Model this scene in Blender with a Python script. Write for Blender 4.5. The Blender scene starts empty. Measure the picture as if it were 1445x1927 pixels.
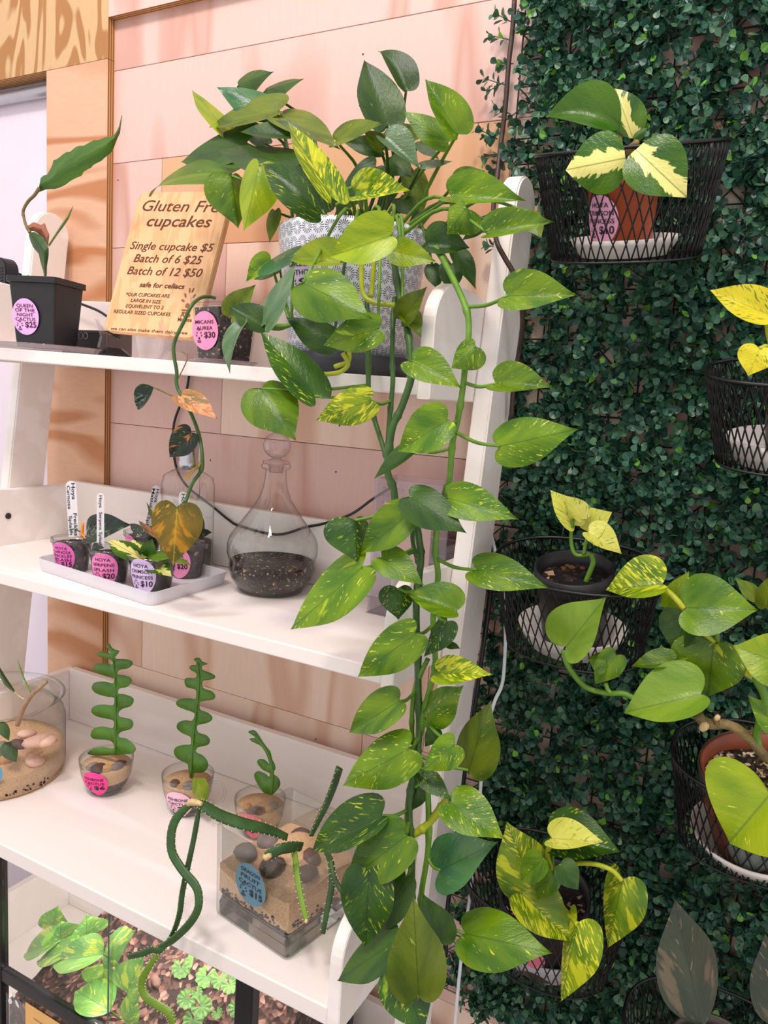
import bpy, bmesh, math, random
import numpy as np
from mathutils import Vector, Matrix
random.seed(7)
SC = bpy.context.scene
COL = SC.collection
CZ = 1.5                                   # eye height

# ------------------------------------------------------------ camera
FPX, PCX, PCY = 1448.0, 722.5, 963.5
_v = np.array([-615., 9466., FPX]); _h = np.array([-2762., -401., FPX])
_v /= np.linalg.norm(_v); _h /= np.linalg.norm(_h); _h -= _v * _h.dot(_v); _h /= np.linalg.norm(_h)
_n = np.cross(_v, _h)
RX, RY, RZ = -_h, (_n if _n[2] > 0 else -_n), -_v
RM = np.array([RX, RY, RZ])                # photo axes (right, down, forward) -> world
cam = bpy.data.cameras.new('camera'); camo = bpy.data.objects.new('camera', cam); COL.objects.link(camo)
cam.sensor_fit = 'VERTICAL'; cam.sensor_height = 36.0; cam.lens = FPX / 1927.0 * 36.0
cam.clip_start = 0.02
right, down, fwd = RM[:, 0], RM[:, 1], RM[:, 2]
M3 = Matrix(((right[0], -down[0], -fwd[0]), (right[1], -down[1], -fwd[1]), (right[2], -down[2], -fwd[2])))
camo.matrix_world = Matrix.Translation((0, 0, CZ)) @ M3.to_4x4()
SC.camera = camo
UPV = -down

# ------------------------------------------------------------ light and exposure
SC.view_settings.view_transform = 'Standard'
SC.view_settings.look = 'None'
SC.view_settings.gamma = 1.0
SC.view_settings.use_curve_mapping = False
SC.view_settings.exposure = 0.14
wd = bpy.data.worlds.new('room_light'); SC.world = wd; wd.use_nodes = True
wd.node_tree.nodes['Background'].inputs[0].default_value = (1.0, 0.95, 0.95, 1)
wd.node_tree.nodes['Background'].inputs[1].default_value = 0.95
def area_light(name, loc, target, size, power, color, size_y=None):
    l = bpy.data.lights.new(name, 'AREA'); l.energy = power; l.size = size; l.color = color
    if size_y: l.shape = 'RECTANGLE'; l.size_y = size_y
    o = bpy.data.objects.new(name, l); COL.objects.link(o); o.location = loc
    o.rotation_euler = (Vector(target) - Vector(loc)).to_track_quat('-Z', 'Y').to_euler()
    return o
area_light('ceiling_lamp', (-1.05, -0.25, CZ + 2.2), (-0.85, 1.0, CZ - 0.3), 0.35, 24, (1.0, 0.86, 0.94))
area_light('ceiling_lamp', (-0.15, -0.45, CZ + 2.2), (-0.45, 1.0, CZ - 0.3), 0.35, 29, (1.0, 0.92, 0.80))

# ------------------------------------------------------------ pixel helpers (photo frame 1445 x 1927)
def ray(px, py): return RM @ np.array([px - PCX, py - PCY, FPX])
def aty(px, py, y):
    d = ray(px, py); p = d * (y / d[1]); p[2] += CZ; return p
def atz(px, py, z):
    d = ray(px, py); p = d * ((z - CZ) / d[2]); p[2] += CZ; return p
def fdepth(p): return float((np.asarray(p) - np.array([0, 0, CZ])).dot(fwd))
def mpp(p): return fdepth(p) / FPX          # metres per photo pixel at p
CROP = {'A': (250, 60, 3.524), 'B': (600, 60, 3.141), 'C': (380, 400, 3.6125), 'D': (700, 400, 3.524), 'E': (380, 680, 3.705),
        'F': (680, 720, 3.44), 'G': (620, 1140, 4.014), 'H': (580, 1480, 2.189), 'K': (860, 880, 2.47), 'T': (1140, 1040, 4.738),
        'R': (1180, 1280, 2.977), 'S': (1280, 500, 4.479), 'V': (280, 1360, 3.6125), 'W': (0, 1190, 3.01), 'X': (0, 1560, 2.89),
        'Y': (860, 1560, 3.803), 'M': (240, 540, 4.188), 'Q': (0, 380, 6.883), 'L': (60, 890, 3.803), 'N': (180, 350, 5.352),
        'J': (980, 130, 3.108), 'Z': (0, 80, 6.021), 'O': (0, 1240, 6.425), 'P': (0, 0, 1.0)}
def cp(c, u, v):
    x, y, s = CROP[c]; return x + u / s, y + v / s

# ------------------------------------------------------------ object helpers
def thing(name, label, cat, loc=(0, 0, 0), group=None):
    o = bpy.data.objects.new(name, None); COL.objects.link(o); o.location = Vector([float(a) for a in loc])
    o.empty_display_size = 0.02
    o['label'] = label; o['category'] = cat
    if group: o['group'] = group
    return o
def tag(o, label, cat, group=None):
    o['label'] = label; o['category'] = cat
    if group: o['group'] = group
    bb = [Vector(b) for b in o.bound_box]
    c = Vector(((bb[0].x + bb[6].x) / 2, (bb[0].y + bb[6].y) / 2, min(b.z for b in bb)))
    o.data.transform(Matrix.Translation(-c)); o.location = c
    return o
def struct(o): o['kind'] = 'structure'; return o
def link(name, me, mat, parent=None):
    o = bpy.data.objects.new(name, me); COL.objects.link(o)
    for m in (mat if isinstance(mat, (list, tuple)) else [mat]): me.materials.append(m)
    if parent is not None:
        o.parent = parent
        if parent.type == 'EMPTY': o.matrix_parent_inverse = Matrix.Translation(-parent.location)
    return o
def pyd(name, vs, fs, mat, parent=None, smooth=True, M=None, uvs=None):
    if M is not None: vs = [tuple(M @ Vector([float(c) for c in v])) for v in vs]
    me = bpy.data.meshes.new(name); me.from_pydata([tuple(float(c) for c in v) for v in vs], [], fs); me.update()
    if smooth: me.polygons.foreach_set('use_smooth', [True] * len(me.polygons))
    if uvs is not None:
        ul = me.uv_layers.new(name='UVMap'); li = np.zeros(len(me.loops), dtype=np.int32); me.loops.foreach_get('vertex_index', li)
        ul.data.foreach_set('uv', np.asarray(uvs, dtype=np.float32)[li].ravel())
    return link(name, me, mat, parent)
def bmo(name, bm, mat, parent=None, smooth=False, M=None):
    if M is not None: bmesh.ops.transform(bm, matrix=M, verts=bm.verts)
    me = bpy.data.meshes.new(name); bm.to_mesh(me); bm.free()
    if smooth: me.polygons.foreach_set('use_smooth', [True] * len(me.polygons))
    return link(name, me, mat, parent)
def add_box(bm, lo, hi, bev=0.0, segs=2):
    r = bmesh.ops.create_cube(bm, size=1.0); vs = r['verts']
    c = [(a + b) / 2 for a, b in zip(lo, hi)]; s = [b - a for a, b in zip(lo, hi)]
    for v in vs: v.co = Vector((c[0] + v.co.x * s[0], c[1] + v.co.y * s[1], c[2] + v.co.z * s[2]))
    if bev > 0:
        es = list({e for v in vs for e in v.link_edges})
        bmesh.ops.bevel(bm, geom=es, offset=bev, segments=segs, affect='EDGES', profile=0.5)
def box(name, lo, hi, mat, parent=None, bev=0.0, M=None):
    bm = bmesh.new(); add_box(bm, lo, hi, bev); return bmo(name, bm, mat, parent, M=M)
def cat_rom(pts, n=6):
    P = [np.asarray(p, float) for p in pts]
    if len(P) < 3: return [P[0] + (P[-1] - P[0]) * t for t in np.linspace(0, 1, n + 1)]
    Q = [2 * P[0] - P[1]] + P + [2 * P[-1] - P[-2]]; out = []
    for i in range(1, len(Q) - 2):
        a, b, c, d = Q[i - 1], Q[i], Q[i + 1], Q[i + 2]
        for k in range(n):
            t = k / n
            out.append(0.5 * (2 * b + (c - a) * t + (2 * a - 5 * b + 4 * c - d) * t * t + (3 * b - a - 3 * c + d) * t ** 3))
    out.append(P[-1]); return out
def tube_data(path, r, segs=8, shape=None):
    P = [np.asarray(p, float) for p in path]; n = len(P); vs, fs = [], []
    rr = r if hasattr(r, '__len__') else [r] * n
    if len(rr) != n: rr = np.interp(np.linspace(0, 1, n), np.linspace(0, 1, len(rr)), rr)
    t0 = P[1] - P[0]; t0 /= np.linalg.norm(t0) + 1e-12
    a = np.array([0, 0, 1.]) if abs(t0[2]) < .9 else np.array([1., 0, 0])
    u = np.cross(t0, a); u /= np.linalg.norm(u)
    for i in range(n):
        t = P[min(i + 1, n - 1)] - P[max(i - 1, 0)]; t /= np.linalg.norm(t) + 1e-12
        u = u - t * u.dot(t); u /= np.linalg.norm(u) + 1e-12; w = np.cross(t, u)
        for k in range(segs):
            an = 2 * math.pi * k / segs; q = rr[i] * (shape(k, i) if shape else 1.0)
            vs.append(P[i] + (u * math.cos(an) + w * math.sin(an)) * q)
    for i in range(n - 1):
        for k in range(segs):
            k2 = (k + 1) % segs; fs.append((i * segs + k, i * segs + k2, (i + 1) * segs + k2, (i + 1) * segs + k))
    fs.append(tuple(range(segs - 1, -1, -1))); fs.append(tuple((n - 1) * segs + k for k in range(segs)))
    return vs, fs
def join(datas):
    V, F = [], []
    for vs, fs in datas:
        o = len(V); V += list(vs); F += [tuple(i + o for i in f) for f in fs]
    return V, F
def tube(name, pts, r, mat, parent=None, segs=8, n=6, M=None, shape=None):
    vs, fs = tube_data(cat_rom(pts, n), r, segs, shape); return pyd(name, vs, fs, mat, parent, M=M)
def lathe_data(prof, c=(0, 0, 0), segs=40, sx=1.0, sy=1.0, close=False, power=None):
    vs, fs, rings = [], [], []
    for r, z in prof:
        if r < 1e-6: rings.append([len(vs)]); vs.append((c[0], c[1], c[2] + z)); continue
        ring = []
        for k in range(segs):
            a = 2 * math.pi * k / segs; cx, sy_ = math.cos(a), math.sin(a); q = 1.0
            if power: q = (abs(cx) ** power + abs(sy_) ** power) ** (-1.0 / power)
            ring.append(len(vs)); vs.append((c[0] + r * q * cx * sx, c[1] + r * q * sy_ * sy, c[2] + z))
        rings.append(ring)
    prs = list(zip(rings[:-1], rings[1:])) + ([(rings[-1], rings[0])] if close else [])
    for a, b in prs:
        if len(a) == 1 and len(b) == 1: continue
        for k in range(segs):
            k2 = (k + 1) % segs
            if len(a) == 1: fs.append((a[0], b[k2], b[k]))
            elif len(b) == 1: fs.append((a[k], a[k2], b[0]))
            else: fs.append((a[k], a[k2], b[k2], b[k]))
    return vs, fs
def lathe(name, prof, c, mat, parent=None, segs=40, sx=1, sy=1, M=None, power=None, smooth=True):
    vs, fs = lathe_data(prof, c, segs, sx, sy, power=power); return pyd(name, vs, fs, mat, parent, smooth, M)
def shell(prof, t):
    """closed glass/pot profile: outer wall up, inner wall down."""
    inner = [(max(r - t, 0.0), z + (t if i == 0 else 0)) for i, (r, z) in enumerate(prof)]
    return [(0, prof[0][1])] + list(prof) + inner[::-1] + [(0, inner[0][1])]

# ------------------------------------------------------------ materials
def s2l(c): return tuple((x / 255.0 / 12.92) if x / 255.0 <= 0.04045 else ((x / 255.0 + 0.055) / 1.055) ** 2.4 for x in c)
def newmat(name):
    m = bpy.data.materials.new(name); m.use_nodes = True; nt = m.node_tree; nt.nodes.clear()
    out = nt.nodes.new('ShaderNodeOutputMaterial'); return m, nt, out
class NB:
    def __init__(s, nt): s.nt = nt
    def n(s, t, **k):
        nd = s.nt.nodes.new(t)
        for a, b in k.items():
            if a.startswith('i_'):
                key = a[2:]; key = int(key) if key.isdigit() else key
                nd.inputs[key].default_value = b
            else: setattr(nd, a, b)
        return nd
    def l(s, a, b): s.nt.links.new(a, b)
    def math(s, op, a, b=None, c=None, clamp=False):
        nd = s.nt.nodes.new('ShaderNodeMath'); nd.operation = op; nd.use_clamp = clamp
        for i, x in enumerate((a, b, c)):
            if x is None: continue
            if isinstance(x, (int, float)): nd.inputs[i].default_value = x
            else: s.nt.links.new(x, nd.inputs[i])
        return nd.outputs[0]
    def mix(s, f, a, b):
        nd = s.nt.nodes.new('ShaderNodeMix'); nd.data_type = 'RGBA'
        for i, x in ((0, f), (6, a), (7, b)):
            if isinstance(x, (int, float)): nd.inputs[i].default_value = x
            elif isinstance(x, tuple): nd.inputs[i].default_value = (*x[:3], 1)
            else: s.nt.links.new(x, nd.inputs[i])
        return nd.outputs[2]
    def ramp(s, f, stops):
        nd = s.nt.nodes.new('ShaderNodeValToRGB'); cr = nd.color_ramp
        while len(cr.elements) < len(stops): cr.elements.new(0.5)
        for e, (p, c) in zip(cr.elements, stops): e.position = p; e.color = (*c[:3], 1) if isinstance(c, tuple) else (c, c, c, 1)
        s.nt.links.new(f, nd.inputs[0]); return nd.outputs[0]
def principled(B, color, rough=0.5, spec=0.5, **k):
    p = B.n('ShaderNodeBsdfPrincipled')
    if isinstance(color, tuple): p.inputs['Base Color'].default_value = (*color[:3], 1)
    else: B.l(color, p.inputs['Base Color'])
    if isinstance(rough, (int, float)): p.inputs['Roughness'].default_value = rough
    else: B.l(rough, p.inputs['Roughness'])
    p.inputs['Specular IOR Level'].default_value = spec
    for a, b in k.items(): p.inputs[a.replace('_', ' ')].default_value = b
    return p
def plain(name, rgb, rough=0.5, var=0.06, scale=30.0, bump=0.0, spec=0.5, metal=0.0, bscale=None):
    m, nt, out = newmat(name); B = NB(nt); c = s2l(rgb)
    tc = B.n('ShaderNodeTexCoord'); nz = B.n('ShaderNodeTexNoise'); nz.inputs['Scale'].default_value = scale; nz.inputs['Detail'].default_value = 4
    B.l(tc.outputs['Object'], nz.inputs['Vector'])
    lo = tuple(x * (1 - var) for x in c); hi = tuple(min(1, x * (1 + var)) for x in c)
    p = principled(B, B.ramp(nz.outputs['Fac'], [(0.3, lo), (0.7, hi)]), rough, spec, Metallic=metal)
    if bump > 0:
        n2 = B.n('ShaderNodeTexNoise'); n2.inputs['Scale'].default_value = bscale or scale * 3; n2.inputs['Detail'].default_value = 5
        B.l(tc.outputs['Object'], n2.inputs['Vector'])
        b = B.n('ShaderNodeBump'); b.inputs['Strength'].default_value = bump; b.inputs['Distance'].default_value = 0.004
        B.l(n2.outputs['Fac'], b.inputs['Height']); B.l(b.outputs[0], p.inputs['Normal'])
    B.l(p.outputs[0], out.inputs[0]); return m
def wood(name, c1, c2, stretch=(6, 6, 1.2), dist=3.0, wscale=2.0, rough=0.55, island=None, fine=0.25, thr=(0.35, 0.65), axis='X'):
    """plywood veneer: broad cathedral bands plus fine fibres; stretch is small along the grain."""
    m, nt, out = newmat(name); B = NB(nt); a, b = s2l(c1), s2l(c2)
    tc = B.n('ShaderNodeTexCoord'); mp = B.n('ShaderNodeMapping'); mp.inputs['Scale'].default_value = stretch
    geo = B.n('ShaderNodeNewGeometry'); vadd = B.n('ShaderNodeVectorMath', operation='ADD')
    comb = B.n('ShaderNodeCombineXYZ')
    off = B.math('MULTIPLY', geo.outputs['Random Per Island'], 37.0)
    for i in range(3): B.l(off, comb.inputs[i])
    B.l(tc.outputs['Object'], mp.inputs['Vector']); B.l(mp.outputs[0], vadd.inputs[0]); B.l(comb.outputs[0], vadd.inputs[1])
    nz = B.n('ShaderNodeTexNoise'); nz.inputs['Scale'].default_value = wscale; nz.inputs['Detail'].default_value = 2.0; nz.inputs['Distortion'].default_value = dist * 0.15
    B.l(vadd.outputs[0], nz.inputs['Vector'])
    # contour lines of the noise = growth-ring figure
    rings = B.math('FRACT', B.math('MULTIPLY', nz.outputs['Fac'], dist))
    rr = B.math('ABSOLUTE', B.math('SUBTRACT', rings, 0.5)); rr = B.math('MULTIPLY', rr, 2.0)
    f1 = B.ramp(rr, [(thr[0], 0.0), (thr[1], 1.0)])
    mp2 = B.n('ShaderNodeMapping'); mp2.inputs['Scale'].default_value = tuple(s * 12 for s in stretch); B.l(tc.outputs['Object'], mp2.inputs['Vector'])
    n2 = B.n('ShaderNodeTexNoise'); n2.inputs['Scale'].default_value = 4.0; n2.inputs['Detail'].default_value = 3; B.l(mp2.outputs[0], n2.inputs['Vector'])
    c = B.mix(f1, a, b)
    if island:
        c = B.mix(B.ramp(geo.outputs['Random Per Island'], [(0.0, 0.0), (1.0, 0.35)]), c, B.mix(f1, s2l(island[0]), s2l(island[1])))
    dk = B.mix(B.math('MULTIPLY', n2.outputs['Fac'], fine), c, tuple(x * 0.55 for x in b))
    p = principled(B, dk, rough, 0.35)
    B.l(p.outputs[0], out.inputs[0]); return m
def glass(name, tint=(1, 1, 1), refl=0.6, rough=0.02, milk=0.0, edge=0.35):
    """thin clear sheet: see-through with a fresnel reflection."""
    m, nt, out = newmat(name); B = NB(nt)
    tr = B.n('ShaderNodeBsdfTransparent')
    lw0 = B.n('ShaderNodeLayerWeight'); lw0.inputs[0].default_value = 0.5
    ed = B.math('POWER', lw0.outputs['Facing'], 3.0)
    B.l(B.mix(ed, tint, tuple(t * edge for t in tint)), tr.inputs[0])
    gl = B.n('ShaderNodeBsdfGlossy'); gl.inputs['Roughness'].default_value = rough; gl.inputs['Color'].default_value = (1, 1, 1, 1)
    lw = B.n('ShaderNodeLayerWeight'); lw.inputs[0].default_value = 0.25
    fac = B.math('MULTIPLY_ADD', lw.outputs['Facing'], refl * 0.7, 0.022, clamp=True)
    mx = B.n('ShaderNodeMixShader'); B.l(fac, mx.inputs[0]); B.l(tr.outputs[0], mx.inputs[1]); B.l(gl.outputs[0], mx.inputs[2])
    last = mx.outputs[0]
    if milk > 0:
        df = B.n('ShaderNodeBsdfPrincipled'); df.inputs['Base Color'].default_value = (0.9, 0.88, 0.92, 1); df.inputs['Roughness'].default_value = 0.4
        m2 = B.n('ShaderNodeMixShader'); m2.inputs[0].default_value = milk; B.l(last, m2.inputs[1]); B.l(df.outputs[0], m2.inputs[2]); last = m2.outputs[0]
    B.l(last, out.inputs[0]); return m
def granular(name, cols, scale=260.0, rough=0.9, bump=0.6):
    """soil, sand and gravel: voronoi cells coloured from a list of (position, rgb)."""
    m, nt, out = newmat(name); B = NB(nt); tc = B.n('ShaderNodeTexCoord')
    vo = B.n('ShaderNodeTexVoronoi'); vo.inputs['Scale'].default_value = scale; B.l(tc.outputs['Object'], vo.inputs['Vector'])
    sp = B.n('ShaderNodeSeparateColor'); B.l(vo.outputs['Color'], sp.inputs[0])
    r = B.n('ShaderNodeValToRGB'); r.color_ramp.interpolation = 'CONSTANT'
    while len(r.color_ramp.elements) < len(cols): r.color_ramp.elements.new(0.5)
    for e, (p_, c_) in zip(r.color_ramp.elements, cols): e.position = p_; e.color = (*s2l(c_), 1)
    B.l(sp.outputs[0], r.inputs[0])
    p = principled(B, r.outputs[0], rough, 0.3)
    b = B.n('ShaderNodeBump'); b.inputs['Strength'].default_value = bump; b.inputs['Distance'].default_value = 0.003
    B.l(vo.outputs['Distance'], b.inputs['Height']); B.l(b.outputs[0], p.inputs['Normal']); B.l(p.outputs[0], out.inputs[0]); return m
def leaf_mat(name, base, dark, fleck=(220, 220, 60), amt=0.62, blotch=None, bl_amt=0.6, rough=0.34, trans=0.22, midrib=None, fscale=(18, 8), sheen=0.5, centre=False):
    m, nt, out = newmat(name); B = NB(nt)
    uv = B.n('ShaderNodeUVMap'); sx = B.n('ShaderNodeSeparateXYZ'); B.l(uv.outputs[0], sx.inputs[0])
    oi = B.n('ShaderNodeObjectInfo'); rnd = B.math('MULTIPLY', oi.outputs['Random'], 60.0)
    u, v = sx.outputs[0], sx.outputs[1]
    av = B.math('MULTIPLY', B.math('ABSOLUTE', B.math('SUBTRACT', v, 0.5)), 2.0)
    a = B.math('MULTIPLY_ADD', av, -0.42, u)                      # runs along the side veins
    def nz(su, sv, detail=3.0, seed=0.0):
        c = B.n('ShaderNodeCombineXYZ'); B.l(B.math('MULTIPLY', a, su), c.inputs[0]); B.l(B.math('MULTIPLY', v, sv), c.inputs[1]); B.l(B.math('ADD', rnd, seed), c.inputs[2])
        t = B.n('ShaderNodeTexNoise'); t.inputs['Scale'].default_value = 1.0; t.inputs['Detail'].default_value = detail; B.l(c.outputs[0], t.inputs['Vector']); return t.outputs['Fac']
    big = nz(2.6, 1.8, 2.0, 3.0)
    col = B.mix(B.ramp(big, [(0.35, 0.0), (0.65, 1.0)]), s2l(dark), s2l(base))
    if blotch:
        # one half or a broad patch goes pale
        nb = nz(3.6, 2.2, 5.0, 11.0)
        if centre: nb = B.math('SUBTRACT', B.math('MULTIPLY_ADD', nz(9, 4, 3.0, 51.0), 0.9, 0.42), B.math('MULTIPLY', av, 1.05))
        col = B.mix(B.ramp(nb, [(bl_amt, 0.0), (bl_amt + 0.05, 1.0)]), col, s2l(blotch))
    fl = nz(fscale[0], fscale[1], 4.0, 21.0)
    gate = nz(2.0, 2.0, 1.0, 31.0)
    fm = B.math('MULTIPLY', B.ramp(fl, [(amt, 0.0), (amt + 0.06, 1.0)]), B.ramp(gate, [(0.36, 0.0), (0.56, 1.0)]))
    col = B.mix(fm, col, s2l(fleck))
    mr = B.ramp(av, [(0.0, 1.0), (0.035, 0.0)])
    mc = s2l(midrib) if midrib else tuple(min(1, x * 0.55) for x in s2l(dark))
    col = B.mix(B.math('MULTIPLY', mr, 0.7), col, mc)
    hs = B.n('ShaderNodeHueSaturation'); B.l(B.math('MULTIPLY_ADD', oi.outputs['Random'], 0.3, 0.85), hs.inputs['Value']); B.l(col, hs.inputs['Color']); col = hs.outputs[0]
    p = principled(B, col, rough, sheen)
    vn = B.math('SINE', B.math('MULTIPLY', a, 62.0)); mot = nz(30, 30, 2.0, 41.0)
    hgt = B.math('ADD', B.math('MULTIPLY', vn, 0.06), B.math('MULTIPLY', mot, 0.8))
    b = B.n('ShaderNodeBump'); b.inputs['Strength'].default_value = 0.35; b.inputs['Distance'].default_value = 0.0018
    B.l(hgt, b.inputs['Height']); B.l(b.outputs[0], p.inputs['Normal'])
    tl = B.n('ShaderNodeBsdfTranslucent'); B.l(col, tl.inputs[0])
    mx = B.n('ShaderNodeMixShader'); mx.inputs[0].default_value = trans; B.l(p.outputs[0], mx.inputs[1]); B.l(tl.outputs[0], mx.inputs[2])
    B.l(mx.outputs[0], out.inputs[0]); return m

LM = {
 'green': leaf_mat('leaf_green', (108, 142, 2), (64, 106, 6), amt=0.66),
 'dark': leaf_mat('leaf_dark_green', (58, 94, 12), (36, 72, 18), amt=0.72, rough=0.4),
 'lime': leaf_mat('leaf_lime', (152, 172, 6), (112, 144, 6), fleck=(222, 226, 84), amt=0.66),
 'var': leaf_mat('leaf_flecked', (114, 148, 2), (68, 112, 4), fleck=(216, 218, 80), amt=0.62, blotch=(158, 186, 24), bl_amt=0.66, fscale=(26, 11)),
 'yvar': leaf_mat('leaf_gold_marbled', (140, 164, 4), (82, 122, 6), fleck=(224, 222, 60), amt=0.52, blotch=(200, 206, 36), bl_amt=0.56, fscale=(26, 8)),
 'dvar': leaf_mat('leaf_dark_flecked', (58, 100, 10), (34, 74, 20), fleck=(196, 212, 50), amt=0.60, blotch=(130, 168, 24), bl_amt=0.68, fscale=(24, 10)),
 'olive': leaf_mat('leaf_olive', (118, 136, 20), (80, 106, 14), fleck=(190, 200, 90), amt=0.68),
 'grey': leaf_mat('leaf_grey_green', (106, 136, 92), (70, 108, 62), amt=0.72, rough=0.3, sheen=0.8),
 'teal': leaf_mat('leaf_teal', (70, 122, 58), (42, 96, 54), fleck=(190, 206, 70), amt=0.66, rough=0.3, sheen=0.8),
 'cream': leaf_mat('leaf_cream', (226, 222, 110), (206, 208, 84), fleck=(120, 150, 30), amt=0.58, blotch=(150, 176, 40), bl_amt=0.66, fscale=(18, 6)),
 'yellow': leaf_mat('leaf_yellow', (248, 232, 44), (230, 216, 30), fleck=(120, 140, 20), amt=0.55, fscale=(22, 9)),
 'hoya': leaf_mat('leaf_waxy', (68, 110, 2), (44, 90, 6), amt=0.9, rough=0.3),
 'hoyav': leaf_mat('leaf_waxy_cream_hearted', (80, 122, 6), (42, 90, 10), amt=0.9, blotch=(240, 234, 140), bl_amt=0.5, rough=0.3, centre=True),
 'pale': leaf_mat('leaf_pale_green', (132, 164, 48), (102, 140, 30), amt=0.72, rough=0.4),
 'terr': leaf_mat('leaf_fresh_variegated', (150, 200, 96), (104, 166, 84), fleck=(232, 240, 150), amt=0.6, blotch=(206, 226, 90), bl_amt=0.56, rough=0.22, sheen=0.9),
 'dusk': leaf_mat('leaf_dusky', (56, 64, 44), (38, 50, 36), fleck=(130, 104, 78), amt=0.6, blotch=(96, 84, 62), bl_amt=0.6, rough=0.42, trans=0.08),
 'micans': leaf_mat('leaf_bronze_gold', (150, 116, 20), (92, 88, 24), fleck=(206, 150, 30), amt=0.6, blotch=(196, 140, 24), bl_amt=0.56, midrib=(190, 190, 60), rough=0.5),
 'micdark': leaf_mat('leaf_dark_orange_edged', (44, 58, 40), (30, 44, 36), fleck=(120, 136, 50), amt=0.58, blotch=(206, 128, 70), bl_amt=0.6, rough=0.5),
 'micpink': leaf_mat('leaf_orange_pink', (196, 128, 76), (110, 104, 52), fleck=(240, 176, 140), amt=0.56, blotch=(226, 150, 100), bl_amt=0.5, rough=0.5),
 'splash': leaf_mat('leaf_dark_splash', (44, 66, 48), (28, 48, 40), fleck=(130, 146, 126), amt=0.54, rough=0.35),
}
M_STEM = plain('stem_green', (92, 134, 30), 0.45, 0.18, 60)
M_STEMD = plain('stem_dark_green', (56, 92, 34), 0.45, 0.22, 60)
M_STEMY = plain('stem_yellow_green', (170, 178, 36), 0.45, 0.15, 60)
M_WOODY = plain('stem_woody', (122, 104, 62), 0.7, 0.3, 90, 0.5)
M_CREAM = plain('tan_cut_end', (206, 178, 128), 0.8, 0.2, 200)
M_WHITE = wood('painted_white_wood', (250, 243, 240), (243, 234, 228), (1.2, 8, 8), 2.0, 1.5, 0.42, fine=0.06)
M_BEIGE = M_WHITE
M_SOIL = granular('potting_soil', [(0, (26, 20, 18)), (0.55, (52, 40, 34)), (0.85, (96, 66, 46)), (0.95, (176, 150, 124))], 330)
M_SOILP = granular('perlite_soil', [(0, (34, 28, 24)), (0.45, (66, 52, 42)), (0.7, (150, 120, 92)), (0.86, (214, 194, 168))], 240)
M_SAND = granular('sand', [(0, (206, 168, 130)), (0.4, (216, 180, 142)), (0.75, (196, 156, 118)), (0.95, (170, 128, 96))], 900, bump=0.3)
M_BLACKP = plain('black_plastic', (30, 30, 33), 0.45, 0.1, 40)
M_BLACK = plain('black_metal', (22, 22, 24), 0.4, 0.1, 60)
M_GLASS = glass('clear_glass', (0.97, 0.98, 0.97), 0.55)
M_ACRYL = glass('clear_acrylic', (0.95, 0.92, 0.95), 0.7)
M_CUP = glass('clear_plastic_cup', (0.96, 0.95, 0.96), 0.22, 0.08, 0.02)
M_TRAYM = glass('frosted_plastic', (0.92, 0.92, 0.94), 0.3, 0.3, 0.62)
M_INK = plain('black_ink', (28, 20, 26), 0.6, 0.05)
M_INKP = plain('plum_ink', (74, 20, 58), 0.6, 0.05)
M_BURN = plain('engraved_brown', (98, 48, 26), 0.8, 0.2, 80)
M_ENGR = plain('shallow_engraving', (150, 92, 58), 0.8, 0.2, 80)
M_WCER = plain('white_plastic_saucer', (232, 224, 218), 0.35, 0.04)
M_STICK = plain('white_label_stick', (240, 236, 238), 0.4, 0.03)
def paper(rgb): return plain('sticker_paper', rgb, 0.45, 0.03)

# ------------------------------------------------------------ lettering
_tc = {}
def text_data(s, bold=0.0, shear=0.0):
    k = (s, bold, shear)
    if k in _tc: return _tc[k]
    cu = bpy.data.curves.new('lettering', 'FONT'); cu.body = s; cu.size = 1.0; cu.shear = shear; cu.offset = bold; cu.resolution_u = 3; cu.fill_mode = 'FRONT'
    o = bpy.data.objects.new('lettering', cu); COL.objects.link(o)
    dg = bpy.context.evaluated_depsgraph_get(); dg.update(); me = bpy.data.meshes.new_from_object(o.evaluated_get(dg))
    vs = np.array([v.co[:2] for v in me.vertices]).reshape(-1, 2); fs = [tuple(p.vertices) for p in me.polygons]
    bpy.data.objects.remove(o); bpy.data.curves.remove(cu); bpy.data.meshes.remove(me)
    lo, hi = vs.min(0), vs.max(0)
    _tc[k] = (vs, fs, lo, hi); return _tc[k]
def fit_text(s, x0, x1, base, hmax=None, bold=0.0, shear=0.0, height=None):
    """lettering between x0 and x1 on a baseline; height = cap height (otherwise keeps the aspect)."""
    vs, fs, lo, hi = text_data(s, bold, shear)
    k = (x1 - x0) / (hi[0] - lo[0]); ky = (height / 0.70) if height else k
    w = vs.copy(); w[:, 0] = (vs[:, 0] - lo[0]) * k + x0; w[:, 1] = vs[:, 1] * ky + base
    return w, fs
def ellipse_data(w, h, n=36, rings=4):
    vs = [(0, 0)]; fs = []
    for r in range(1, rings + 1):
        for k in range(n):
            a = 2 * math.pi * k / n; vs.append((w / 2 * r / rings * math.cos(a), h / 2 * r / rings * math.sin(a)))
    for k in range(n): fs.append((0, 1 + k, 1 + (k + 1) % n))
    for r in range(rings - 1):
        for k in range(n):
            a, b = 1 + r * n + k, 1 + r * n + (k + 1) % n; fs.append((a, a + n, b + n, b))
    return vs, fs
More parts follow.
